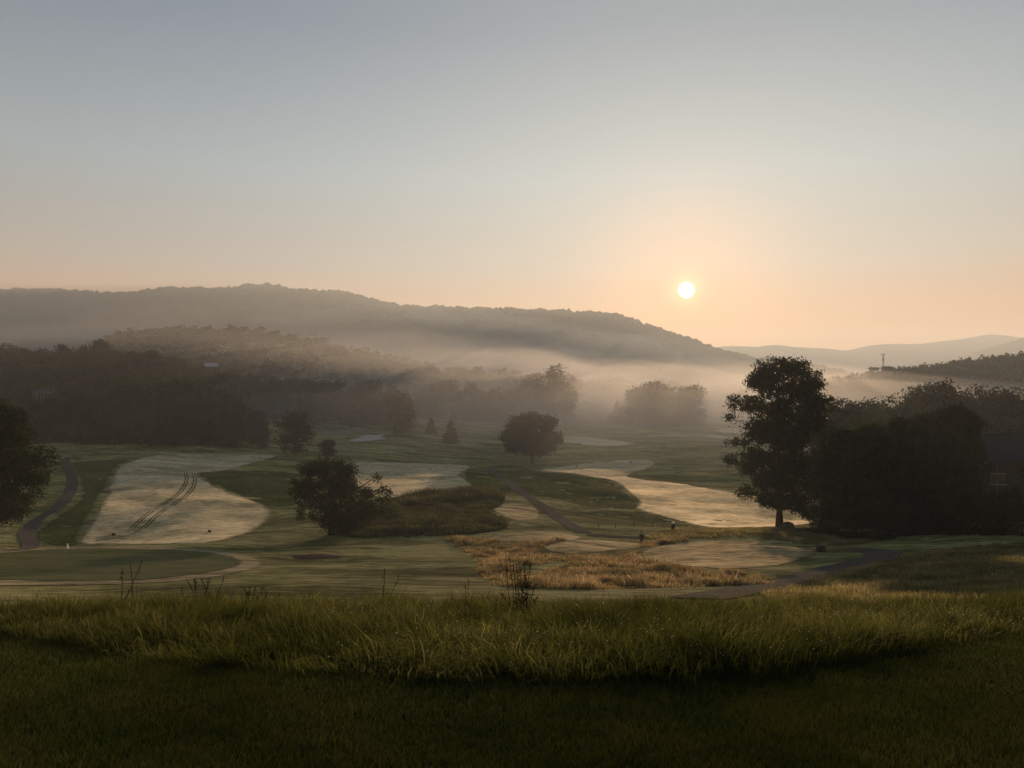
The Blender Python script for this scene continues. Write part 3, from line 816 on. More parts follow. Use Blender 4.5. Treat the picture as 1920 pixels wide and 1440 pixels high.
thick('willow_tree', 1605, 985, 121, [(1590, 835, 42, 32), (1640, 820, 36, 26), (1560, 870, 38, 32), (1610, 880, 60, 50), (1560, 915, 36, 30), (1660, 900, 50, 50), (1610, 940, 60, 32)], 'rounded lighter green tree immediately right of the tall tree', 'tree', nclump=3600, per=15, leaf=0.34, sig=0.45, seed=21, mat='leaf_light', shell=0.7)
thick('yew_tree', 1745, 990, 111, [(1792, 798, 34, 30), (1755, 805, 44, 26), (1690, 806, 22, 18), (1715, 830, 40, 30), (1808, 835, 22, 28), (1760, 850, 64, 44), (1690, 880, 52, 46), (1780, 900, 50, 48), (1720, 940, 66, 40)], 'broad dark spiky evergreen mass right of the lighter green tree', 'tree', nclump=4200, per=16, leaf=0.34, sig=0.45, seed=22, mat='needle', up=0.7, shell=0.85)
thick('shrub', 1545, 985, 104, [(1545, 958, 22, 16), (1525, 968, 14, 12), (1566, 962, 18, 15)], 'small dark low shrub just right of the boulder', nclump=500, per=14, leaf=0.16, sig=0.25, seed=23, mat='leaf', group='dark shrubs in front of the thicket')
thick('shrub', 1625, 992, 99, [(1610, 965, 34, 26), (1650, 968, 34, 26), (1590, 980, 18, 14)], 'rounded dark shrub in front of the lighter green tree', nclump=900, per=14, leaf=0.16, sig=0.28, seed=24, mat='leaf', group='dark shrubs in front of the thicket')
thick('shrub', 1720, 992, 101, [(1700, 975, 40, 16), (1745, 972, 38, 18), (1725, 960, 30, 14)], 'long low dark shrub below the spiky evergreen', nclump=900, per=14, leaf=0.16, sig=0.28, seed=25, mat='needle', group='dark shrubs in front of the thicket')
thick('shrub', 1795, 990, 98, [(1790, 920, 30, 24), (1815, 945, 36, 30), (1770, 955, 30, 30)], 'domed dark shrub below the corner of the house roof', nclump=1100, per=14, leaf=0.17, sig=0.28, seed=26, mat='leaf', group='dark shrubs in front of the thicket')
thick('shrub', 1880, 988, 95, [(1870, 945, 42, 24), (1915, 935, 34, 24), (1850, 965, 36, 22), (1900, 970, 40, 20), (1945, 950, 40, 40)], 'wide dark shrub under the house window at the right edge', nclump=1300, per=14, leaf=0.17, sig=0.28, seed=27, mat='leaf', group='dark shrubs in front of the thicket')
thick('sapling', 1945, 990, 90, [(1926, 880, 14, 20), (1945, 895, 22, 36), (1940, 930, 20, 20)], 'lighter leafy branch tips poking in at the right edge beside the house', 'tree', nclump=400, per=12, leaf=0.18, sig=0.28, seed=28, mat='leaf_light', r0=0.08)
thick('shrub', 1692, 935, 130, [(1692, 930, 30, 22)], 'dim shrub hidden between the two big trees of the thicket', nclump=300, per=12, leaf=0.2, sig=0.3, seed=29, mat='leaf', group='dark shrubs in front of the thicket')


# shared crowns for the more distant trees, all 20 m tall
def variant(kind, seed):
    r = np.random.default_rng(seed)
    bl = []
    if kind == 'broad':
        w = r.uniform(5.0, 7.5)
        for k in range(int(r.integers(9, 14))):
            z = r.uniform(4.5, 16.5)
            rr = w * math.sqrt(max(0.1, 1 - ((z - 9.5) / 9.8) ** 2)) * 0.62
            a = r.uniform(0, 6.28)
            s = r.uniform(2.2, 3.6)
            bl.append((math.cos(a) * rr, math.sin(a) * rr, z, s, s, s * r.uniform(0.7, 0.95)))
        bl.append((r.normal(0, 1), r.normal(0, 1), 16.8, 2.8, 2.8, 2.8)); bl.append((0, 0, 10, w * .6, w * .6, 6))
        bl.append((1, -1, 3.5, w * .7, w * .7, 3))
        me, C = leaf_cloud('crown', bl, 460, 14, 0.46, 0.72, M['leaf_far_pale' if seed % 2 else 'leaf_far'], seed, shell=0.8)
        V, F, Z = tubes(limb_paths(bl, 4, 0.42, seed), 5)
    elif kind == 'tall':
        for k in range(11):
            z = 3 + k * 1.5
            rr = 2.2 * math.sin(min(1, k / 11 + 0.25) * 2.6)
            a = r.uniform(0, 6.28); s = r.uniform(1.7, 2.6)
            bl.append((math.cos(a) * rr, math.sin(a) * rr, z, s, s, s))
        bl.append((0, 0, 9, 3, 3, 7))
        me, C = leaf_cloud('crown', bl, 400, 14, 0.44, 0.62, M['leaf_far'], seed, shell=0.8)
        V, F, Z = tubes(limb_paths(bl, 3, 0.36, seed), 5)
    elif kind == 'pine':      # irregular high crown on a bare trunk
        for k in range(10):
            z = r.uniform(11, 19); a = r.uniform(0, 6.28); rr = r.uniform(0.5, 4.2) * (1 - (z - 11) / 12)
            bl.append((math.cos(a) * rr * 1.3, math.sin(a) * rr * 1.3, z, 1.9, 1.9, 0.8))
        bl.append((0, 0, 19, 1.2, 1.2, 1.1))
        me, C = leaf_cloud('crown', bl, 240, 11, 0.5, 0.45, M['needle'], seed, shell=0.7)
        V, F, Z = tubes(limb_paths(bl, 9, 0.3, seed), 5)
    else:                      # cone-shaped conifer
        for k in range(16):
            z = 0.8 + k * 1.18; rr = 5.4 * (1 - z / 20.5) ** 0.85
            bl.append((r.normal(0, .25), r.normal(0, .25), z, max(rr, .5), max(rr, .5), 0.9))
        me, C = leaf_cloud('crown', bl, 520, 11, 0.55, 0.5, M['needle'], seed, up=0.3, shell=0.85)
        V, F, Z = tubes([(np.array([[0, 0, 0], [0, 0, 10], [0, 0, 20]]), np.array([.3, .2, .04]))], 5)
    return me, mesh_np('trunk', V, F, Z, M['bark'], smooth=True)


VAR = {'broad': [variant('broad', 40 + i) for i in range(7)], 'tall': [variant('tall', 60 + i) for i in range(3)],
       'pine': [variant('pine', 70 + i) for i in range(3)], 'cone': [variant('cone', 80 + i) for i in range(3)]}


def plant(kind, px, d, h, label, group=None, wide=1.0, sink=0.3, name=None, i=None):
    nm = name or {'broad': 'broadleaf_tree', 'tall': 'broadleaf_tree', 'pine': 'pine_tree', 'cone': 'conifer_tree'}[kind]
    V_ = VAR[kind]
    cm, tm = V_[int(rng.integers(len(V_))) if i is None else i]
    p = at(px, d); p.z -= sink
    root = empty(nm, p, rng.uniform(0, 6.28))
    s = h / 20.0
    root.scale = (s * wide, s * wide, s)
    tag(root, label, 'tree', group)
    link('crown', cm, root); link('trunk', tm, root)
    return root


def plant_on(kind, px, row_base, dmin, row_top, label, group=None, wide=1.0, name=None, i=None):
    p = hit(px, row_base, dmin)
    return plant(kind, px, p.y, (row_base - row_top) / FPX * p.y, label, group, wide, 0.1, name, i)


def top_h(px, row, d):
    """height of a tree at column px and distance d whose top shows at the given row"""
    return zrow(row, d) - at(px, d).z


ORD = ['leftmost', 'second', 'third', 'fourth', 'fifth', 'sixth', 'seventh', 'eighth', 'ninth', 'tenth', 'eleventh', 'twelfth', 'thirteenth', 'fourteenth', 'fifteenth', 'sixteenth']


def nth(k, n, what):
    if k == 0: return 'leftmost ' + what
    if k == n - 1: return 'rightmost ' + what
    return ORD[k] + ' ' + what.replace(' in the ', ' from the left in the ', 1)


# front edge of the left forest
gA = 'trees along the front edge of the left forest'
tops = [(-80, 735), (-40, 735), (0, 730), (50, 745), (100, 742), (140, 722), (180, 700), (215, 690), (250, 698), (290, 712), (335, 692), (372, 712), (400, 726), (435, 742), (465, 768), (500, 782), (520, 800)]
tx = [a for a, _ in tops]; ty = [b_ for _, b_ in tops]
for k, px in enumerate(np.arange(-70, 520, 27)):
    for rowi, (d0, dt) in enumerate([(262, 40), (276, 14), (296, 0)]):
        p = px + rng.uniform(-9, 9); d = d0 + rng.uniform(-4, 5)
        tr = np.interp(p, tx, ty) + dt + rng.uniform(-10, 24)
        if d0 == 262 and p > 470: continue
        if p > 60 and p < 112 and d0 > 270 and False: continue
        plant('broad' if rng.random() < 0.75 else 'tall', p, d, max(7, top_h(p, tr, d)), 'dark broadleaf tree in the front edge of the left forest', gA, wide=rng.uniform(1.0, 1.45))
plant('broad', 553, 258, top_h(553, 766, 258), 'bushy dark tree at the right end of the left forest edge', wide=1.35, i=2)
plant_on('broad', 612, 862, 150, 822, 'small round bush standing alone behind the drooping tree', wide=1.5, i=4, name='bush')
# rising wood behind it
gB = 'trees on the slope behind the left forest edge'
topsB = [(-80, 650), (0, 650), (30, 655), (60, 672), (85, 645), (110, 636), (150, 638), (190, 632), (220, 640), (250, 655), (290, 660), (330, 672), (380, 690), (400, 700)]
tx = [a for a, _ in topsB]; ty = [b_ for _, b_ in topsB]
for d0, dt in [(340, 46), (375, 22), (410, 0)]:
    for px in np.arange(-70, 380, 24):
        p = px + rng.uniform(-8, 8); d = d0 + rng.uniform(-8, 8)
        if 52 < p < 116 and d0 == 340: continue
        tr = np.interp(p, tx, ty) + dt + rng.uniform(-5, 18)
        plant('broad' if rng.random() < 0.7 else ('pine' if p < 150 else 'tall'), p, d, max(8, top_h(p, tr, d)), 'tree in the dim wood on the slope behind the left forest edge', gB, wide=rng.uniform(1.1, 1.5))
plant('pine', 45, 430, top_h(45, 652, 430), 'dark flat topped pine showing above the left forest against the ridge', wide=1.4, i=1)
plant('broad', 12, 440, top_h(12, 641, 440), 'rounded tree on the skyline at the far left', wide=1.3, i=3)
# middle line of trees
gC = 'trees in the misty line left of the middle'
topsC = [(380, 720), (412, 686), (440, 704), (470, 696), (500, 712), (530, 700), (560, 706), (600, 705), (640, 712), (665, 722), (700, 712), (745, 722), (770, 738)]
tx = [a for a, _ in topsC]; ty = [b_ for _, b_ in topsC]
for d0, dt in [(372, 34), (398, 0)]:
    for px in np.arange(395, 765, 24):
        p = px + rng.uniform(-7, 7); d = d0 + rng.uniform(-8, 8)
        tr = np.interp(p, tx, ty) + dt + rng.uniform(-4, 8)
        plant('broad' if rng.random() < 0.8 else 'tall', p, d, max(8, top_h(p, tr, d)), 'tree in the misty line left of the middle, behind the far green', gC, wide=rng.uniform(1.0, 1.3))
gD = 'trees in the misty line beyond the lone tree'
kD = 0
for p, tr, d, w_ in [(790, 728, 450, 1.2), (815, 712, 455, 1.2), (838, 709, 460, 1.15), (862, 730, 452, 1.1), (884, 713, 455, 1.25), (912, 735, 450, 1.2), (928, 722, 458, 1.1), (945, 740, 452, 1.2), (965, 722, 470, 1.2), (985, 712, 480, 1.2), (1005, 697, 485, 1.15), (1025, 720, 475, 1.2), (1060, 722, 480, 1.1)]:
    plant('broad', p, d, top_h(p, tr, d), nth(kD, 13, 'crown in the glowing misty line beyond the lone tree'), gD, wide=w_ * 0.9)
    kD += 1
plant('tall', 1046, 484, top_h(1046, 683, 484), 'tallest misty tree in the line beyond the lone tree', wide=1.35, i=0)
for k in range(16):
    p = 770 + k * 20 + rng.uniform(-6, 6); d = 640 + rng.uniform(-30, 30)
    plant('broad', p, d, top_h(p, np.interp(p, [770, 900, 1060], [683, 688, 697]) + rng.uniform(-5, 10), d), 'faint tree far off in the mist behind the middle line', 'faint trees far off in the mist', wide=1.25)
for p, tr in [(1085, 708), (1110, 705), (1138, 712), (1158, 702), (1180, 712), (1350, 745), (1392, 728), (1372, 742), (1240, 708), (1262, 712)]:
    plant('broad', p, 780, top_h(p, tr, 780), 'very faint tree far off in the bright mist', 'faint trees far off in the bright mist', wide=1.2)
# misty clump right of the middle
gE = 'trees of the big glowing clump right of the lone tree'
kE = -1
for p, tr, d, w_ in sorted([(1180, 742, 488, 1.0), (1198, 722, 492, 1.1), (1215, 713, 488, 1.1), (1236, 712, 492, 1.1), (1250, 728, 480, 1.0), (1283, 722, 486, 1.0), (1298, 719, 492, 1.15), (1268, 745, 478, 1.0), (1222, 745, 474, 1.1)]):
    kE += 1
    plant('broad', p, d, top_h(p, tr, d), nth(kE, 9, 'crown in the big glowing clump right of the lone tree'), gE, wide=w_)
for p, row, d, tr, w_, lab in [(845, 831, 300, 789, 1.78, 'widest of the three cone shaped conifers left of the lone tree'), (808, 812, 330, 783, 1.71, 'leftmost small conifer left of the lone tree'),
                               (849, 790, 370, 764, 1.55, 'smallest conifer standing behind the widest one'), (1157, 790, 440, 752, 1.55, 'pointed conifer at the left foot of the glowing clump'),
                               (1268, 800, 440, 766, 0.75, 'thin pointed conifer in front of the glowing clump')]:
    plant_on('cone', p, row, d * 0.6, tr, lab, wide=w_ * 0.85)
plant_on('broad', 899, 786, 230, 762, 'small loose crowned tree right of the conifers in the mist', wide=1.1, i=5)
plant('broad', 748, 345, top_h(748, 716, 360) * 0.9, 'tree with a pointed top at the right end of the misty line', wide=0.9, i=1)
for p, rb, tr in [(1077, 786, 776), (1091, 787, 778), (1362, 834, 822)]:
    plant_on('broad', p, rb, 200, tr, 'tiny bush on the misty turf', 'tiny bushes on the misty turf', wide=1.6, name='bush')
# rows behind the thicket on the right
gF = 'trees behind the right thicket'
kF = -1
for p, tr, w_, d in [(1572, 742, 1.0, 235), (1594, 752, 0.9, 238), (1618, 748, 1.0, 245), (1650, 736, 1.15, 245), (1676, 752, 0.9, 238), (1702, 742, 0.8, 240), (1718, 720, 0.85, 240), (1742, 714, 0.9, 245), (1770, 711, 1.05, 242), (1800, 728, 0.9, 240), (1826, 722, 1.0, 236), (1856, 716, 1.0, 232), (1885, 722, 1.1, 228), (1918, 728, 1.1, 225), (1950, 735, 1.1, 225)]:
    kF += 1
    plant('broad', p, d, top_h(p, tr, d), nth(kF, 15, 'crown in the taller hazy row behind the right thicket'), gF, wide=w_ * rng.uniform(0.9, 1.05))
for k in range(17):
    p = 1560 + k * 24 + rng.uniform(-6, 6); d = 205 + rng.uniform(-8, 8)
    plant('broad', p, d, top_h(p, 775 + rng.uniform(-10, 14), d), 'lower tree in the hazy row behind the right thicket', 'lower trees behind the right thicket', wide=1.15)
for p, tr, lab in [(1637, 688, 'layered pine left of the mast on the right wood'), (1665, 686, 'layered pine right of the mast on the right wood'), (1814, 678, 'taller pine on the right wood skyline, left of its neighbour'),
                   (1830, 681, 'taller pine on the right wood skyline, right of its neighbour'), (1915, 666, 'highest pine on the skyline at the right edge')]:
    plant('pine', p, 690, top_h(p, tr, 690), lab, wide=1.7)


# woods too far off to count
def woods(name, pts, label, leafn=150, seed=5, mat='leaf_far', h=(12, 18), leaf=1.5):
    r = np.random.default_rng(seed)
    base = []
    for v in range(5):
        bl = [(math.cos(a) * 2.2, math.sin(a) * 2.2, z, 3, 3, 2.6) for a, z in zip(r.uniform(0, 6.28, 7), r.uniform(5, 12, 7))] + [(0, 0, 13, 2.6, 2.6, 2.8), (0, 0, 7, 4, 4, 6)]
        me, _ = leaf_cloud('tmp', bl, leafn // 5, 5, leaf, 0.7, None, seed * 10 + v, shell=0.9)
        co = np.empty(len(me.vertices) * 3, np.float32); me.vertices.foreach_get('co', co)
        base.append(co.reshape(-1, 3)); bpy.data.meshes.remove(me)
    Vs = []
    for px, d in pts:
        hh = r.uniform(*h) / 16; a = r.uniform(0, 6.28); c, s = math.cos(a), math.sin(a)
        Bv = base[int(r.integers(5))] * (hh * r.uniform(1, 1.3), hh * r.uniform(1, 1.3), hh)
        p = at(px, d)
        Vs.append(np.stack([Bv[:, 0] * c - Bv[:, 1] * s + p.x, Bv[:, 0] * s + Bv[:, 1] * c + p.y, Bv[:, 2] + p.z - 0.5], -1))
    V = np.concatenate(Vs)
    return tag(link(name, mesh_np(name, V, np.arange(len(V)), np.full(len(V) // 4, 4), M[mat])), label, kind='stuff')


pts = []
while len(pts) < 620:
    px = rng.uniform(200, 860); d = math.exp(rng.uniform(math.log(520), math.log(950)))
    pts.append((px, d))
woods('woods', pts, 'hazy wooded hill left of the middle that reads as one mass', seed=5, h=(13, 20))
pts = [(rng.uniform(1535, 2050), rng.uniform(620, 820)) for _ in range(430)]
woods('woods', pts, 'hazy wood along the low ridge on the right', seed=6, h=(18, 26))
pts = [(rng.uniform(-150, 420), rng.uniform(440, 640)) for _ in range(260)]
woods('woods', pts, 'dim wood filling the slope at the far left', seed=7, h=(11, 15))
pts = [(rng.uniform(700, 1420), rng.uniform(900, 1250)) for _ in range(260)]
woods('woods', pts, 'faint wood at the foot of the long ridge', seed=8, h=(9, 15))
pts = [(rng.uniform(420, 780), rng.uniform(430, 520)) for _ in range(110)]
woods('woods', pts, 'misty wood behind the line left of the middle', seed=9, h=(9, 14))


# ------------------------------------------------------------------ grass
def blades(name, P, hgt, wid, lean, mat, seed, label, curl=0.5, kind='stuff', two=True):
    r = np.random.default_rng(seed)
    n = len(P)
    a = r.uniform(0, 2 * np.pi, n)
    D = np.stack([np.cos(a), np.sin(a), np.zeros(n)], -1)
    if isinstance(lean, tuple):
        ld, lam = lean
    else:
        ld, lam = D, lean
    f = r.uniform(0, np.pi, n)
    Wd = np.stack([np.cos(f), np.sin(f), np.zeros(n)], -1) * (wid / 2)[:, None]
    up = np.array([0, 0, 1.0])
    hgt_ = hgt[:, None]; lam_ = np.asarray(lam).reshape(-1, 1) if np.ndim(lam) else lam
    mid = P + up * hgt_ * 0.58 + ld * hgt_ * lam_ * 0.35
    tip = P + up * hgt_ * (1 - 0.25 * np.minimum(lam_, 1.5)) + ld * hgt_ * lam_
    V = np.stack([P - Wd, P + Wd, mid + Wd * 0.75, mid - Wd * 0.75, tip], 1).reshape(-1, 3)
    k = np.arange(n)[:, None] * 5
    F = np.concatenate([k + 0, k + 1, k + 2, k + 3, k + 3, k + 2, k + 4], 1)
    Z = np.tile([4, 3], n)
    tt = np.tile([0, 0, 0.58, 0.58, 1.0], n)
    me = mesh_np(name, V, F, Z, M[mat], attr={'t': tt, 'pale': np.repeat(0.35 + 1.5 * r.random(n) ** 5, 5)})
    o = link(name, me)
    return tag(o, label, kind=kind)


def tufts(name, C, per, hgt, wid, spread, lam, mat, seed, label, hvar=0.4, field=0.9):
    r = np.random.default_rng(seed)
    n = len(C) * per
    ci = np.repeat(np.arange(len(C)), per)
    off = r.normal(size=(n, 2)) * np.asarray(spread).reshape(-1)[ci if np.size(spread) > 1 else np.zeros(n, int)][:, None]
    xy = C[ci] + off
    z = H(xy[:, 0], xy[:, 1]) - 0.01
    P = np.stack([xy[:, 0], xy[:, 1], z], -1)
    hh = (np.asarray(hgt)[ci] if np.ndim(hgt) else np.full(n, hgt)) * r.uniform(1 - hvar, 1 + hvar * 0.6, n)
    ln = off / (np.linalg.norm(off, axis=1, keepdims=True) + 1e-6)
    fa = 12.0 * fbm(xy[:, 0] / field, xy[:, 1] / field, 2, 27)
    ln = ln * 0.8 + r.normal(size=(n, 2)) * 0.4 + np.stack([np.cos(fa), np.sin(fa)], -1) * 0.8
    ln /= np.linalg.norm(ln, axis=1, keepdims=True) + 1e-6
    ld = np.concatenate([ln, np.zeros((n, 1))], 1)
    la = lam * r.uniform(0.2, 1.5, n) * (0.4 + 1.4 * fbm(xy[:, 0] / field + 9, xy[:, 1] / field, 3, 28))
    return blades(name, P, hh, np.full(n, wid) * r.uniform(0.6, 1.3, n), (ld, la), mat, seed + 1, label)


def sample_poly(P, n, seed):
    r = np.random.default_rng(seed)
    x0, y0 = P.min(0); x1, y1 = P.max(0)
    o = np.zeros((0, 2))
    while len(o) < n:
        q = np.stack([r.uniform(x0, x1, n * 2), r.uniform(y0, y1, n * 2)], -1)
        o = np.concatenate([o, q[inside(P, q[:, 0], q[:, 1])]])
    return o[:n]


M['thatch'] = turf('dark_thatch', [(0.016, 0.020, 0.006), (0.026, 0.030, 0.009), (0.040, 0.040, 0.013)], spec=0.0, scales=(1.5, 12.0), bump=0.6, bdist=0.02, fine=60, fdist=0.01, edge=False)
sheet_from('lawn_ground', np.array([(-22.0, -9), (22, -9), (22, 17), (-22, 17)]), M['thatch'], 0.02, step=0.5, label='dark earth and thatch under the lawn and long grass')

# tall rough in front: its near edge is the curved mowing line
edge_px = [(-700, 1120), (-300, 1150), (0, 1192), (150, 1222), (300, 1245), (450, 1262), (600, 1273), (800, 1283), (950, 1286), (1150, 1285), (1300, 1278), (1450, 1264), (1600, 1246), (1750, 1222), (1920, 1192), (2250, 1145), (2600, 1120)]
EP = np.array([hit(a, b_, 3.0, 60)[:2] for a, b_ in edge_px])
EXs = np.linspace(-14, 14, 400)
EYs = np.interp(EXs, EP[:, 0], EP[:, 1])


def edge_y(x):
    return np.interp(x, EXs, EYs) + (vnoise(x * 1.3, 0 * x, 4) - 0.5) * 0.25


r = np.random.default_rng(31)
n = 26000
Y = r.uniform(5.6, 17.5, n * 4); X = r.uniform(-1, 1, n * 4) * (Y * 0.80 + 1.0)
pk = r.random(n * 4) < np.clip((Y * 0.8 + 1) / 14.5, 0, 1)
k = (Y > edge_y(X)) & pk
C = np.stack([X[k], Y[k]], -1)[:n]
hb = 0.05 + 0.60 * fbm(C[:, 0] / 0.7, C[:, 1] / 0.7, 3, 2) ** 1.5 + 0.10 * np.clip((C[:, 1] - edge_y(C[:, 0])) / 1.0, 0, 1)
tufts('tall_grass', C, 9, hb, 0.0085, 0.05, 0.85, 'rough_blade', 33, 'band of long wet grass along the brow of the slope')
# fine seed stalks over the rough
n = 2200
Y = r.uniform(7, 17, n); X = r.uniform(-1, 1, n) * (Y * 0.8 + 1)
k = Y > edge_y(X) + 0.5
Pst = np.stack([X[k], Y[k]], -1)
tufts('grass_stalks', Pst, 1, 0.42 + 0.3 * r.random(len(Pst)) ** 2, 0.005, 0.03, 0.25, 'weed', 35, 'thin seed stalks standing up out of the long grass')

# mown lawn
n = 420000
Y = np.exp(r.uniform(math.log(3.3), math.log(10.5), n)); X = r.uniform(-1, 1, n) * (Y * 0.78 + 0.6)
k = (Y < edge_y(X) + 0.25)
Y = Y[k]; X = X[k]; n = len(X)
hh = (0.034 + 0.026 * fbm(X * 2.2, Y * 2.2, 3, 6)) * r.uniform(0.6, 1.5, n)
P = np.stack([X, Y, H(X, Y) + 0.008], -1)
a_ = r.uniform(0, 6.283, n); f_ = r.uniform(0, 3.1416, n); wd = 0.0026 * r.uniform(0.7, 1.4, n); le = hh * r.uniform(0.2, 1.1, n)
Wd = np.stack([np.cos(f_) * wd, np.sin(f_) * wd, np.zeros(n)], -1)
V_ = np.stack([P - Wd, P + Wd, P + np.stack([np.cos(a_) * le, np.sin(a_) * le, hh], -1)], 1).reshape(-1, 3)
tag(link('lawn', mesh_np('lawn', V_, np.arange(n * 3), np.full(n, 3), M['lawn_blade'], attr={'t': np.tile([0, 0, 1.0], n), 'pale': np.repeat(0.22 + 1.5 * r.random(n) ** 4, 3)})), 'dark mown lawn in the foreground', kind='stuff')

# golden fescue in front of the tees
fes = world_poly([(838, 1010), (880, 1008), (925, 1018), (1000, 1019), (1060, 1012), (1010, 1028), (1045, 1040), (1120, 1040), (1190, 1034), (1210, 1020), (1260, 1012), (1290, 1014), (1215, 1028), (1192, 1042), (1225, 1058), (1300, 1067), (1390, 1074), (1445, 1086), (1420, 1100), (1300, 1102), (1180, 1104), (1050, 1106), (945, 1100), (908, 1082), (902, 1060), (885, 1040), (848, 1018)], 45, 4)
C = sample_poly(fes, 6500, 51)
keep = fbm(C[:, 0] / 3.0, C[:, 1] / 3.0, 3, 12) > 0.33
C = C[keep]
hh = 0.10 + 1.9 * fbm(C[:, 0] / 1.8, C[:, 1] / 1.8, 3, 14) ** 2.2
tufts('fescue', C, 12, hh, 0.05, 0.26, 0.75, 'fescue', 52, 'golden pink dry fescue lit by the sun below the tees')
# slope of long grass at the right
slo = world_poly([(1430, 1120), (1480, 1104), (1545, 1082), (1610, 1068), (1665, 1052), (1720, 1040), (1800, 1030), (1920, 1018), (2150, 1010), (2300, 1060), (2200, 1130), (1920, 1134), (1700, 1136), (1560, 1134)], 24, 4)
C = sample_poly(slo, 7000, 61)
hh = 0.22 + 0.4 * fbm(C[:, 0] / 4, C[:, 1] / 4, 3, 15)
tufts('slope_grass', C, 12, hh, 0.03, 0.17, 0.6, 'slope_grass', 62, 'long brownish grass on the slope right of the path')
# thin longer grass between bin and thicket
mid = world_poly([(1215, 1010), (1260, 992), (1330, 992), (1450, 992), (1560, 998), (1640, 1010), (1600, 1022), (1500, 1020), (1400, 1008), (1300, 1010)], 85, 4)
C = sample_poly(mid, 2600, 63)
tufts('slope_grass', C, 8, 0.25 + 0.3 * fbm(C[:, 0] / 4, C[:, 1] / 4, 3, 18), 0.05, 0.25, 0.5, 'slope_grass', 64, 'longer grass on the bank behind the tees')
# dark reeds right of the drooping tree
ree = world_poly([(640, 1004), (660, 975), (700, 955), (760, 943), (830, 935), (900, 932), (938, 938), (932, 950), (915, 962), (940, 975), (948, 990), (900, 1000), (820, 1005), (740, 1008)], 95, 4)
C = sample_poly(ree, 6000, 71)
hh = 0.3 + 2.0 * fbm(C[:, 0] / 2.5, C[:, 1] / 2.5, 3, 16) ** 2
tufts('reeds', C, 9, hh, 0.10, 0.35, 0.35, 'reed', 72, 'dark reed bed beside the drooping tree')
ree2 = world_poly([(740, 940), (800, 930), (880, 922), (935, 928), (940, 942), (900, 942), (830, 948), (760, 952)], 110, 4)
C = sample_poly(ree2, 1500, 73)
tufts('reeds', C, 9, 0.9 + 1.5 * fbm(C[:, 0] / 4, C[:, 1] / 4, 3, 17), 0.11, 0.4, 0.3, 'reed', 74, 'taller dark band of reeds behind the reed bed')
thick('shrub', 742, 990, 124, [(738, 975, 13, 10), (748, 980, 11, 9)], 'small round shrub at the front of the reed bed', nclump=250, per=12, leaf=0.16, sig=0.25, seed=76, mat='leaf_light', r0=0.05)


# ------------------------------------------------------------------ buildings
M['roof'] = plain('dark_shingle_roof', (0.055, 0.055, 0.062), rough=0.8, spec=0.2, nscale=6, var=0.25, bump=0.4, bdist=0.02)
M['wall_dark'] = plain('dark_painted_siding', (0.075, 0.070, 0.060), rough=0.8, nscale=5, var=0.15)
M['white'] = plain('white_paint', (0.62, 0.62, 0.60), rough=0.5, nscale=4, var=0.06, bump=0.05)
M['glass'] = plain('dark_window_glass', (0.02, 0.022, 0.025), rough=0.12, spec=0.6, nscale=1, var=0.1, bump=0.02)
M['pale_roof'] = plain('pale_metal_roof', (0.42, 0.42, 0.42), rough=0.35, spec=0.5, nscale=1, var=0.1)
M['pale_wall'] = plain('pale_wall', (0.25, 0.24, 0.22), rough=0.8, nscale=1, var=0.1)
M['black'] = plain('black_plastic', (0.012, 0.012, 0.012), rough=0.5, nscale=8, var=0.2)
M['steel'] = plain('galvanised_steel', (0.20, 0.20, 0.20), rough=0.5, nscale=3, var=0.1, metal=0.3)
M['rock'] = plain('grey_brown_rock', (0.10, 0.088, 0.075), rough=0.95, spec=0.1, nscale=2.2, var=0.45, bump=0.8, bdist=0.08)

# dark-roofed house half hidden at the right edge
hp_ = at(1905, 112)
k = 112 / FPX
ridge_z = zrow(818, 112) - hp_.z; eave_z = zrow(865, 112) - hp_.z
house = empty('house', (hp_.x, hp_.y, hp_.z))
tag(house, 'house with a long dark shingle roof half hidden by shrubs at the right edge', 'house')
x0 = (1858 - 1905) * k; x1 = x0 + 16.0; D2 = 4.2
bm = bmesh.new()
box(bm, Vector(((x0 + x1) / 2, D2 + 0.1, eave_z / 2 - 0.3)), (x1 - x0 - 0.5, 2 * D2 - 0.6, eave_z + 0.2))
link('wall', bm_mesh('wall', bm, M['wall_dark']), house)
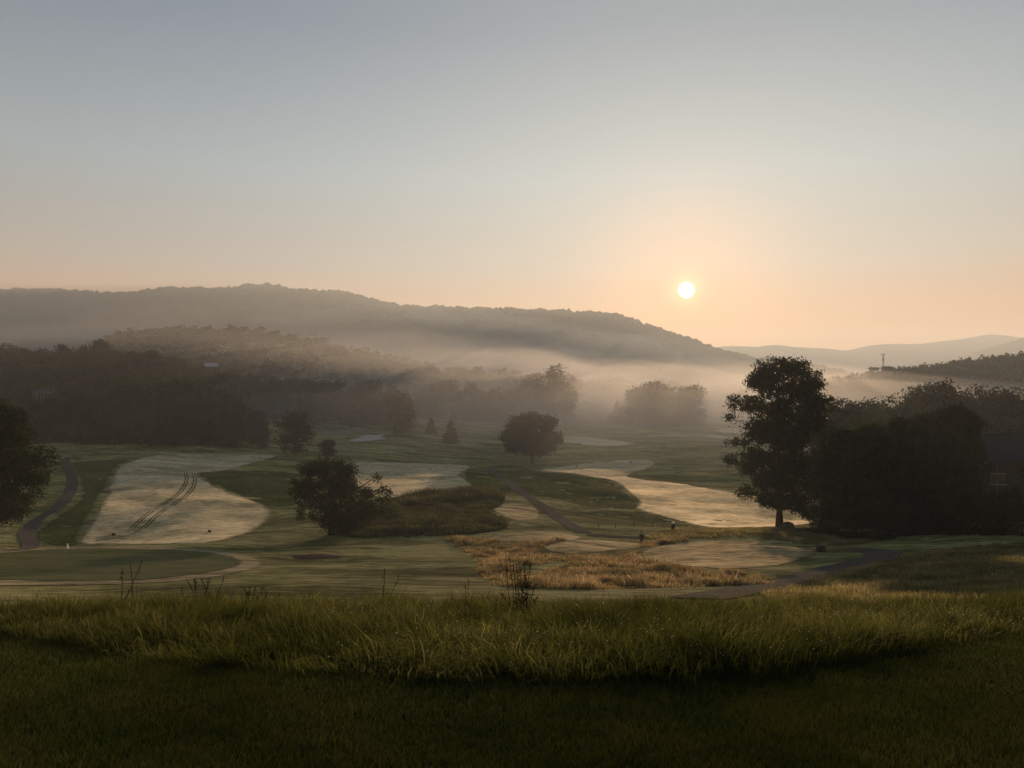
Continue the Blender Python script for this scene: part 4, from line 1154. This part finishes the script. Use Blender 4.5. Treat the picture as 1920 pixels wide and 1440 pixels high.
# gable wall
bm = bmesh.new()
g = [bm.verts.new(v) for v in [(x0 + .3, 0.5, eave_z - 0.25), (x0 + .3, 2 * D2 - .3, eave_z - 0.25), (x0 + .3, D2 + .1, ridge_z - 0.35)]]
g2 = [bm.verts.new(v.co + Vector((0.2, 0, 0))) for v in g]
bm.faces.new(g); bm.faces.new(g2[::-1])
for i in range(3): bm.faces.new([g[i], g2[i], g2[(i + 1) % 3], g[(i + 1) % 3]][::-1])
link('gable', bm_mesh('gable', bm, M['wall_dark']), house)
rise = ridge_z - eave_z; ang = math.atan2(rise, D2)
ln = math.hypot(rise, D2)
for sgn, nm in ((1, 'roof_slope'), (-1, 'roof_slope')):
    yc = D2 + 0.1 - sgn * D2 / 2
    bm = bmesh.new()
    box(bm, Vector(((x0 + x1) / 2 - 0.3, yc, (ridge_z + eave_z) / 2)), (x1 - x0 + 1.0, ln + 0.5, 0.14), Matrix.Rotation(sgn * ang, 3, 'X'))
    rs = link(nm, bm_mesh(nm, bm, M['roof']), house)
    if sgn == 1:   # courses of shingles facing the camera
        bm = bmesh.new()
        nrow = 22
        for i in range(nrow):
            t_ = (i + 0.5) / nrow
            yy = 0.1 + D2 * t_ - 0.06; zz = eave_z + rise * t_ + 0.095
            box(bm, Vector(((x0 + x1) / 2 - 0.3, yy, zz)), (x1 - x0 + 0.98, ln / nrow * 0.98, 0.022), Matrix.Rotation(ang - 0.05, 3, 'X'))
        sh = link('shingle_courses', bm_mesh('shingle_courses', bm, M['roof']), rs); sh['kind'] = 'stuff'
    # bargeboard
    one_box('bargeboard', (x0 - 0.86, yc, (ridge_z + eave_z) / 2 - 0.08), (0.07, ln + 0.5, 0.24), M['white'], house, rot=Matrix.Rotation(sgn * ang, 3, 'X'))
one_box('gutter', ((x0 + x1) / 2 - 0.3, -0.42, eave_z - 0.16), (x1 - x0 + 0.9, 0.12, 0.12), M['wall_dark'], house, 0.02)
one_box('downpipe', (x0 + 1.05, 0.28, eave_z / 2 - 0.1), (0.09, 0.09, eave_z), M['pale_wall'], house, 0.02)
wx = (1874 - 1905) * k; wz = zrow(899, 112) - hp_.z
win = one_box('window', (wx, 0.385, wz), (2.15, 0.06, 1.5), M['glass'], house)
for i in range(5):
    one_box('mullion', (wx - 1.05 + i * 0.525, 0.33, wz), (0.06, 0.07, 1.5), M['pale_wall'], win)
one_box('sill', (wx, 0.28, wz - 0.80), (2.5, 0.16, 0.09), M['white'], win)
one_box('head', (wx, 0.33, wz + 0.79), (2.3, 0.07, 0.08), M['white'], win)

# deck house far left on the slope
dk_ = at(81, 338); k = 338 / FPX
zt = zrow(736, 338); zb = zrow(762, 338); base_z = dk_.z - 0.5
deck = empty('deck_house', (dk_.x, dk_.y, base_z))
tag(deck, 'pale two storey house deck on posts peering out of the left forest', 'house')
H1 = zt - base_z; Hf = zrow(751, 338) - base_z
one_box('wall', (0, 3.4, (H1) / 2), (8.0, 4.0, H1), M['wall_dark'], deck)
bm = bmesh.new()
box(bm, Vector((0, 1.6, H1 + 0.75)), (9.2, 4.6, 0.15), Matrix.Rotation(0.38, 3, 'X'))
box(bm, Vector((0, 5.5, H1 + 0.75)), (9.2, 4.6, 0.15), Matrix.Rotation(-0.38, 3, 'X'))
link('roof', bm_mesh('roof', bm, M['roof']), deck)
one_box('roof_beam', (0, -0.45, H1 - 0.1), (8.6, 0.22, 0.28), M['pale_wall'], deck)
one_box('deck_floor', (0, 0.45, Hf), (8.4, 2.2, 0.28), M['pale_wall'], deck)
for i in range(6):
    one_box('post', (-4.0 + i * 1.6, -0.5, H1 / 2 - 1.0), (0.20, 0.20, H1 + 2.0), M['white'], deck)
one_box('handrail', (0, -0.62, Hf + 1.1), (8.4, 0.10, 0.12), M['white'], deck)
for i in range(28):
    one_box('baluster', (-4.05 + i * 0.30, -0.62, Hf + 0.6), (0.11, 0.05, 0.94), M['pale_wall'], deck)
for i in range(3):
    w_ = one_box('window', (-2.6 + i * 2.5, 1.38, Hf + 1.5), (1.3, 0.06, 1.7), M['glass'], deck)
    one_box('frame', (-2.6 + i * 2.5, 1.33, Hf + 2.4), (1.45, 0.08, 0.1), M['white'], w_)


def far_house(px, d, row_top, w, rot, label, roofmat):
    p = at(px, d)
    zt_ = zrow(row_top, d) - p.z
    root = empty('house', p, rot)
    tag(root, label, 'house', 'small houses among the misty trees')
    wh = max(3.0, zt_ - 2.2)
    one_box('wall', (0, 0, wh / 2), (w, 7, wh), M['wall_dark'], root)
    bm = bmesh.new()
    for sg in (1, -1):
        box(bm, Vector((0, -sg * 2.0, zt_ - 1.1)), (w + 1, 4.6, 0.2), Matrix.Rotation(sg * 0.5, 3, 'X'))
    link('roof', bm_mesh('roof', bm, roofmat), root)
    for i in range(2):
        one_box('window', (-w / 4 + i * w / 2, -3.53, wh * 0.6), (1.4, 0.06, 1.4), M['glass'], root)


far_house(396, 470, 681, 7, 0.5, 'small far house whose pale roof catches light above the left forest', M['pale_roof'])
far_house(562, 520, 688, 5, -0.3, 'small pale far house blurred by mist left of the middle', M['pale_wall'])

# mast on the right wood
tp = at(1656, 720); th = zrow(663, 720) - tp.z
mast = empty('radio_mast', tp)
tag(mast, 'thin telephone mast with antennas rising above the right wood', 'mast')
V_, F_, Z_ = tubes([(np.array([[0, 0, 0], [0, 0, th * .5], [0, 0, th]]), np.array([.45, .38, .3]))], 8)
link('pole', mesh_np('pole', V_, F_, Z_, M['steel']), mast)
for zz, rr, nn in ((th - 0.9, 1.5, 6), (th - 4.6, 0.9, 3), (th - 6.8, 0.8, 3)):
    for i in range(nn):
        a = i * 2 * math.pi / nn + 0.2
        one_box('antenna', (math.cos(a) * rr, math.sin(a) * rr, zz), (0.35, 0.35, 1.9), M['white'], mast, 0.05, Matrix.Rotation(a, 3, 'Z'))
    V_, F_, Z_ = tubes([(np.array([[math.cos(a) * rr, math.sin(a) * rr, zz], [0, 0, zz]]), np.array([.07, .07])) for a in [i * 2 * math.pi / nn + 0.2 for i in range(nn)]], 5)
    link('bracket', mesh_np('bracket', V_, F_, Z_, M['steel']), mast)

# boulder beside the tall tree
p = hit(1478, 990, 95)
bm = bmesh.new()
bmesh.ops.create_icosphere(bm, subdivisions=4, radius=1.0)
for v in bm.verts:
    c = v.co
    f = 0.82 + 0.45 * float(fbm(np.array([c.x * 1.6 + c.z]), np.array([c.y * 1.6 - c.z]), 4, 7)[0])
    v.co = Vector((c.x * 1.0 * f, c.y * 0.8 * f, c.z * 0.66 * f))
o = link('boulder', bm_mesh('boulder', bm, M['rock']), None, p + Vector((0, 0, 0.38)))
for q in o.data.polygons: q.use_smooth = True
tag(o, 'rounded grey boulder at the foot of the tallest tree', 'boulder')

# waste bin by the right fairway
p = hit(1262, 993, 80)
binr = empty('waste_bin', p); tag(binr, 'black round waste bin with a white domed lid before the bright fairway', 'bin')
def lathe(prof_, mat, name, parent, n=20):
    pr = np.array(prof_, float); a = np.linspace(0, 2 * np.pi, n, endpoint=False)
    V = np.stack([pr[:, 0:1] * np.cos(a), pr[:, 0:1] * np.sin(a), np.repeat(pr[:, 1:2], n, 1)], -1).reshape(-1, 3)
    idx = np.arange(len(pr) * n).reshape(len(pr), n); nx = np.roll(idx, -1, 1)
    F = np.stack([idx[:-1], nx[:-1], nx[1:], idx[1:]], -1).reshape(-1, 4)
    return link(name, mesh_np(name, V, F, np.full(len(F), 4), mat, smooth=True), parent)
lathe([(0, 0), (.26, 0), (.28, .06), (.29, .82), (.31, .84), (.31, .88), (0, .88)], M['black'], 'body', binr)
lathe([(.32, .88), (.31, .96), (.25, 1.06), (.14, 1.13), (0, 1.15)], M['white'], 'lid', binr)


def marker(px, row, dmin, w, h, label, rot=0.0, group=None, dark='black'):
    """low box-like marker on two short legs"""
    p = hit(px, row, dmin)
    root = empty('tee_marker', p, rot)
    tag(root, label, 'marker', group)
    one_box('box', (0, 0, h * 0.62), (w, w * 0.45, h * 0.75), M[dark], root, 0.03)
    for sx in (-1, 1):
        one_box('leg', (sx * w * 0.36, 0, h * 0.14), (w * 0.1, w * 0.1, h * 0.34), M[dark], root)
    return root


marker(213, 1005, 98, 0.55, 0.42, 'left of the two black box markers on the dewy left fairway')
marker(393, 999, 98, 0.50, 0.42, 'right of the two black box markers on the dewy left fairway')
marker(1081, 876, 200, 0.6, 0.6, 'tiny dark marker on the shaded far end of the right fairway, nearer the lone tree')
marker(1182, 869, 200, 0.7, 0.7, 'tiny dark marker on the shaded far end of the right fairway, by the mound')

# dark wooden club washer box by the path
p = hit(1538, 1034, 50)
wb = empty('ball_washer_box', p, 0.35); tag(wb, 'small dark wooden box with a slanted lid beside the right path', 'box')
M['wood'] = plain('dark_wood', (0.03, 0.022, 0.018), rough=0.7, nscale=12, var=0.3)
one_box('body', (0, 0, 0.27), (0.72, 0.42, 0.50), M['wood'], wb, 0.02)
one_box('lid', (0, 0, 0.60), (0.84, 0.54, 0.07), M['wood'], wb, 0.015, Matrix.Rotation(0.28, 3, 'Y'))
one_box('leg', (0.62, 0, 0.20), (0.07, 0.07, 0.40), M['wood'], wb)
one_box('shelf', (0.50, 0, 0.38), (0.34, 0.30, 0.05), M['wood'], wb)

# thin stakes
for i, (px, row, lab) in enumerate([(1122, 992, 'leftmost thin stake in the row left of the bin'), (1154, 990, 'second thin stake from the left in the row left of the bin'), (1189, 988, 'third thin stake from the left in the row left of the bin'), (1224, 988, 'thin stake nearest the white topped bin')]):
    p = hit(px, row, 85)
    o = one_box('stake', (0, 0, 0.35), (0.09, 0.09, 0.85), M['wood'], None, 0.01); o.location = p
    tag(o, lab, 'stake', 'thin stakes left of the bin')

# flag
p = hit(125, 1060, 45)
fl = empty('golf_flag', p); fh = 42 / FPX * p.y
tag(fl, 'white flag hanging limp on a thin stick in the near green', 'golf flag')
V_, F_, Z_ = tubes([(np.array([[0, 0, 0], [0, 0, fh * .5], [0, 0, fh]]), np.array([.022, .020, .016]))], 8)
link('flagstick', mesh_np('flagstick', V_, F_, Z_, M['pale_wall']), fl)
nz, nx_ = 14, 9
gv = []
for i in range(nz):
    for j in range(nx_):
        tz = i / (nz - 1); tx_ = j / (nx_ - 1)
        gv.append((0.02 + tx_ * (0.10 + 0.14 * tz) + 0.03 * math.sin(tx_ * 9 + tz * 3), 0.05 * math.sin(tx_ * 11 + tz * 2), fh - 0.02 - tz * 0.42 - tx_ * 0.12))
idx = np.arange(nz * nx_).reshape(nz, nx_)
F_ = np.stack([idx[:-1, :-1], idx[:-1, 1:], idx[1:, 1:], idx[1:, :-1]], -1).reshape(-1, 4)
M['flag'] = leafy('flag_cloth', (0.8, 0.8, 0.78), (0.85, 0.85, 0.83), 0.4)
o = link('flag', mesh_np('flag', gv, F_, np.full(len(F_), 4), M['flag'], smooth=True), fl)
sm = o.modifiers.new('solid', 'SOLIDIFY'); sm.thickness = 0.004

# ------------------------------------------------------------------ the walker
M['skin'] = plain('skin', (0.40, 0.25, 0.18), rough=0.6, nscale=20, var=0.05)
M['jacket'] = plain('dark_jacket_cloth', (0.022, 0.022, 0.026), rough=0.9, nscale=15, var=0.2)
M['trousers'] = plain('dark_trousers_cloth', (0.035, 0.030, 0.028), rough=0.9, nscale=15, var=0.2)
M['hair'] = plain('dark_hair', (0.015, 0.012, 0.010), rough=0.7, nscale=30, var=0.3)


def skin(name, verts, edges, radii, mat, parent, root=0, sub=1):
    me = bpy.data.meshes.new(name)
    me.from_pydata(verts, edges, [])
    o = bpy.data.objects.new(name, me)
    COL.objects.link(o)
    sk = o.modifiers.new('skin', 'SKIN')
    for i, rr in enumerate(radii):
        me.skin_vertices[0].data[i].radius = (rr, rr) if not isinstance(rr, tuple) else rr
        me.skin_vertices[0].data[i].use_root = (i == root)
    sb = o.modifiers.new('sub', 'SUBSURF'); sb.levels = sub; sb.render_levels = sub
    dg = bpy.context.evaluated_depsgraph_get()
    m2 = bpy.data.meshes.new_from_object(o.evaluated_get(dg))
    m2.name = name
    m2.materials.clear(); m2.materials.append(mat)
    for q in m2.polygons: q.use_smooth = True
    bpy.data.objects.remove(o)
    return link(name, m2, parent)


p = hit(1203, 1023, 70)
man = empty('person', p, 0.15)
tag(man, 'person in dark jacket and trousers walking across the turf behind the middle tee', 'person')
# body: pelvis 0, chest, neck, head; legs and arms mid-stride, arms held a little away from the sides
bv = [(0, 0, .92), (0, 0, 1.15), (0, 0, 1.38), (0, 0, 1.50), (0, -.01, 1.60), (0, -.01, 1.70),
      (-.10, 0, .88), (-.12, -.14, .50), (-.12, -.10, .10), (-.12, -.26, .04),
      (.10, 0, .88), (.12, .10, .50), (.12, .26, .13), (.12, .14, .05),
      (-.20, 0, 1.40), (-.29, .04, 1.13), (-.35, -.04, .88), (-.36, -.07, .80),
      (.20, 0, 1.40), (.29, -.02, 1.13), (.34, -.10, .88), (.35, -.14, .80)]
be = [(0, 1), (1, 2), (2, 3), (3, 4), (4, 5), (0, 6), (6, 7), (7, 8), (8, 9), (0, 10), (10, 11), (11, 12), (12, 13), (2, 14), (14, 15), (15, 16), (16, 17), (2, 18), (18, 19), (19, 20), (20, 21)]
br_ = [.13, .13, .14, .055, .085, .075, .085, .065, .045, .035, .085, .065, .045, .035, .06, .045, .032, .035, .06, .045, .032, .035]
body = skin('body', bv, be, br_, M['skin'], man)
for sgn, w in ((-1, (-.36, -.07, .80)), (1, (.35, -.14, .80))):     # fingers and thumb
    for f_ in range(4):
        b0 = Vector(w) + Vector((0.0, -.03 + f_ * .02, -.02)); l_ = [.07, .08, .078, .06][f_]
        skin('finger', [b0, b0 + Vector((0, -.005, -l_ * .6)), b0 + Vector((-sgn * .02, -.01, -l_))], [(0, 1), (1, 2)], [.010, .009, .007], M['skin'], man)
    b0 = Vector(w) + Vector((0, -.035, .01))
    skin('thumb', [b0, b0 + Vector((-sgn * .01, -.03, -.03)), b0 + Vector((-sgn * .015, -.035, -.055))], [(0, 1), (1, 2)], [.012, .010, .008], M['skin'], man)
jk = [i for i in (0, 1, 2, 14, 15, 16, 18, 19, 20)]
mp_ = {v: i for i, v in enumerate(jk)}
jv = [bv[i] for i in jk] + [(0, 0, .78), (0, 0, 1.46)]
je = [(mp_[a], mp_[b_]) for a, b_ in be if a in mp_ and b_ in mp_] + [(0, 9), (2, 10)]
skin('jacket', jv, je, [(.20, .15), (.19, .15), (.19, .15), .085, .068, .052, .085, .068, .052, (.21, .16), .08], M['jacket'], man)
tk = [0, 6, 7, 8, 10, 11, 12]
mp_ = {v: i for i, v in enumerate(tk)}
skin('trousers', [bv[i] for i in tk], [(mp_[a], mp_[b_]) for a, b_ in be if a in mp_ and b_ in mp_], [.15, .105, .085, .07, .105, .085, .07], M['trousers'], man)
for w in (((-.12, -.10, .05), (-.12, -.28, .04)), ((.12, .24, .08), (.12, .10, .035))):
    skin('shoe', list(w), [(0, 1)], [.055, .045], M['black'], man)
bm = bmesh.new()
bmesh.ops.create_icosphere(bm, subdivisions=3, radius=1, matrix=Matrix.Translation((0, .012, 1.685)) @ Matrix.Diagonal((.098, .108, .088, 1)))
link('hair', bm_mesh('hair', bm, M['hair']), man)
bm = bmesh.new(); bmesh.ops.create_cone(bm, segments=8, radius1=.018, radius2=.004, depth=.05, matrix=Matrix.Translation((0, -.105, 1.63)) @ Matrix.Rotation(math.radians(70), 4, 'X'))
link('nose', bm_mesh('nose', bm, M['skin']), man)

# ------------------------------------------------------------------ weeds standing in the long grass
def weed(px, row_base, d0, tops_, label, seed, cat='weed', group=None, leafy_=0.3, seedhead=True, spread=0.05):
    """tops_: list of (px,row) tips; stems rise from one root and carry buds and narrow leaves"""
    r = np.random.default_rng(seed)
    d = d0
    p = at(px, d)
    root = empty('weed_plant', p); tag(root, label, cat, group)
    paths = []; LV = []; BV = []
    for tx_, ty_ in tops_:
        tip = np.array([(tx_ - CX) / FPX * d - p.x, r.normal(0, 0.05), zrow(ty_, d) - p.z])
        b0 = np.array([r.normal(0, spread), r.normal(0, spread), -0.03])
        t_ = np.linspace(0, 1, 7)[:, None]
        mid = (b0 + tip) / 2 + np.array([r.normal(0, .03), 0, .03])
        Q = (1 - t_) ** 2 * b0 + 2 * t_ * (1 - t_) * mid + t_ ** 2 * tip
        Q[1:-1] += r.normal(0, 0.006, (5, 3))
        paths.append((Q, np.linspace(0.007, 0.0035, 7)))
        for s_ in range(int(18 * leafy_) + 3):
            q = r.uniform(0.25, 1.0); c = np.array([np.interp(q, t_[:, 0], Q[:, i]) for i in range(3)])
            a = r.uniform(0, 6.28); l_ = r.uniform(.045, .15) * (1.15 - q * .7)
            dv = np.array([math.cos(a), math.sin(a) * .6, r.uniform(.0, .9)]); dv /= np.linalg.norm(dv)
            sd = np.cross(dv, [0, 0, 1.0]); sd /= np.linalg.norm(sd) + 1e-6
            LV += [c, c + dv * l_ * .5 + sd * l_ * .14, c + dv * l_ - np.array([0, 0, l_ * .3]), c + dv * l_ * .5 - sd * l_ * .14]
        if seedhead:
            for s_ in range(16):
                q = r.uniform(0.72, 1.02); c = np.array([np.interp(min(q, 1), t_[:, 0], Q[:, i]) for i in range(3)]) + r.normal(0, .010, 3)
                e = r.normal(size=3); e /= np.linalg.norm(e); f = np.cross(e, r.normal(size=3)); f /= np.linalg.norm(f)
                s2 = r.uniform(.006, .011)
                BV += [c - e * s2, c + f * s2, c + e * s2, c - f * s2]
    V_, F_, Z_ = tubes(paths, 5)
    link('stem', mesh_np('stem', V_, F_, Z_, M['weed']), root)
    if LV: link('foliage', mesh_np('foliage', LV, np.arange(len(LV)), np.full(len(LV) // 4, 4), M['weed']), root)
    if BV: link('seed_heads', mesh_np('seed_heads', BV, np.arange(len(BV)), np.full(len(BV) // 4, 4), M['weed']), root)
    return root


weed(985, 1180, 10.5, [(968, 1062), (975, 1058), (985, 1075), (996, 1056), (962, 1050), (990, 1100), (978, 1130), (1008, 1120), (955, 1140), (1002, 1090), (984, 1052)], 'tallest dark weed clump standing in the middle of the long grass', 201, leafy_=1.6)
weed(965, 1180, 11.0, [(948, 1045), (940, 1110), (955, 1042)], 'lone drooping seed stalk just left of the tallest weed clump', 202, leafy_=0.05)
weed(375, 1160, 12.0, [(350, 1085), (358, 1090), (368, 1084), (380, 1082), (392, 1086), (400, 1084), (420, 1078), (345, 1100)], 'stand of thin upright stalks left of the round weed', 203, leafy_=0.1, spread=0.12)
weed(470, 1180, 11.0, [(455, 1105), (468, 1098), (480, 1100), (492, 1104), (500, 1110), (462, 1120), (486, 1118), (512, 1130)], 'round headed dark weed clump in the long grass on the left', 204, leafy_=0.9)
weed(232, 1165, 11.5, [(245, 1055), (262, 1052), (228, 1066)], 'pale bent seed stalk rising in front of the green', 205, leafy_=0.0)
weed(716, 1160, 12.0, [(720, 1065), (748, 1078)], 'thin tall pair of stalks left of the middle', 206, leafy_=0.1)
weed(890, 1160, 12.0, [(878, 1088), (872, 1095), (900, 1120)], 'small nodding stalk left of the tallest weed clump', 207, leafy_=0.1)
weed(520, 1160, 12.0, [(518, 1118), (524, 1112)], 'short stalk pair right of the round headed weed', 208, leafy_=0.4)

# dewdrops on the long grass, white so their colour stands for sun glints
r = np.random.default_rng(91)
n = 800
Y = r.uniform(6.2, 13, n * 2); X = r.uniform(-0.35, 1, n * 2) * (Y * 0.72)
k_ = (Y > edge_y(X)); X = X[k_][:n]; Y = Y[k_][:n]; n = len(X)
hz = np.interp(fbm(X / 0.8, Y / 0.8, 3, 2), [0, 1], [0.10, 0.42]) * r.uniform(0.5, 1.1, n)
C = np.stack([X, Y, H(X, Y) + hz], -1)
octv = np.array([(1, 0, 0), (-1, 0, 0), (0, 1, 0), (0, -1, 0), (0, 0, 1), (0, 0, -1)]) * 1.0
octf = np.array([(0, 2, 4), (2, 1, 4), (1, 3, 4), (3, 0, 4), (2, 0, 5), (1, 2, 5), (3, 1, 5), (0, 3, 5)])
sz = r.uniform(0.004, 0.0095, n) * Y / 9
V_ = (C[:, None, :] + octv[None] * sz[:, None, None]).reshape(-1, 3)
F_ = (np.arange(n)[:, None, None] * 6 + octf[None]).reshape(-1)
tag(link('dew_glint', mesh_np('dew_glint', V_, F_, np.full(n * 8, 3), M['dew_glint'])), 'dewdrops coloured white to stand for sun glints, scattered over the long grass', kind='stuff')
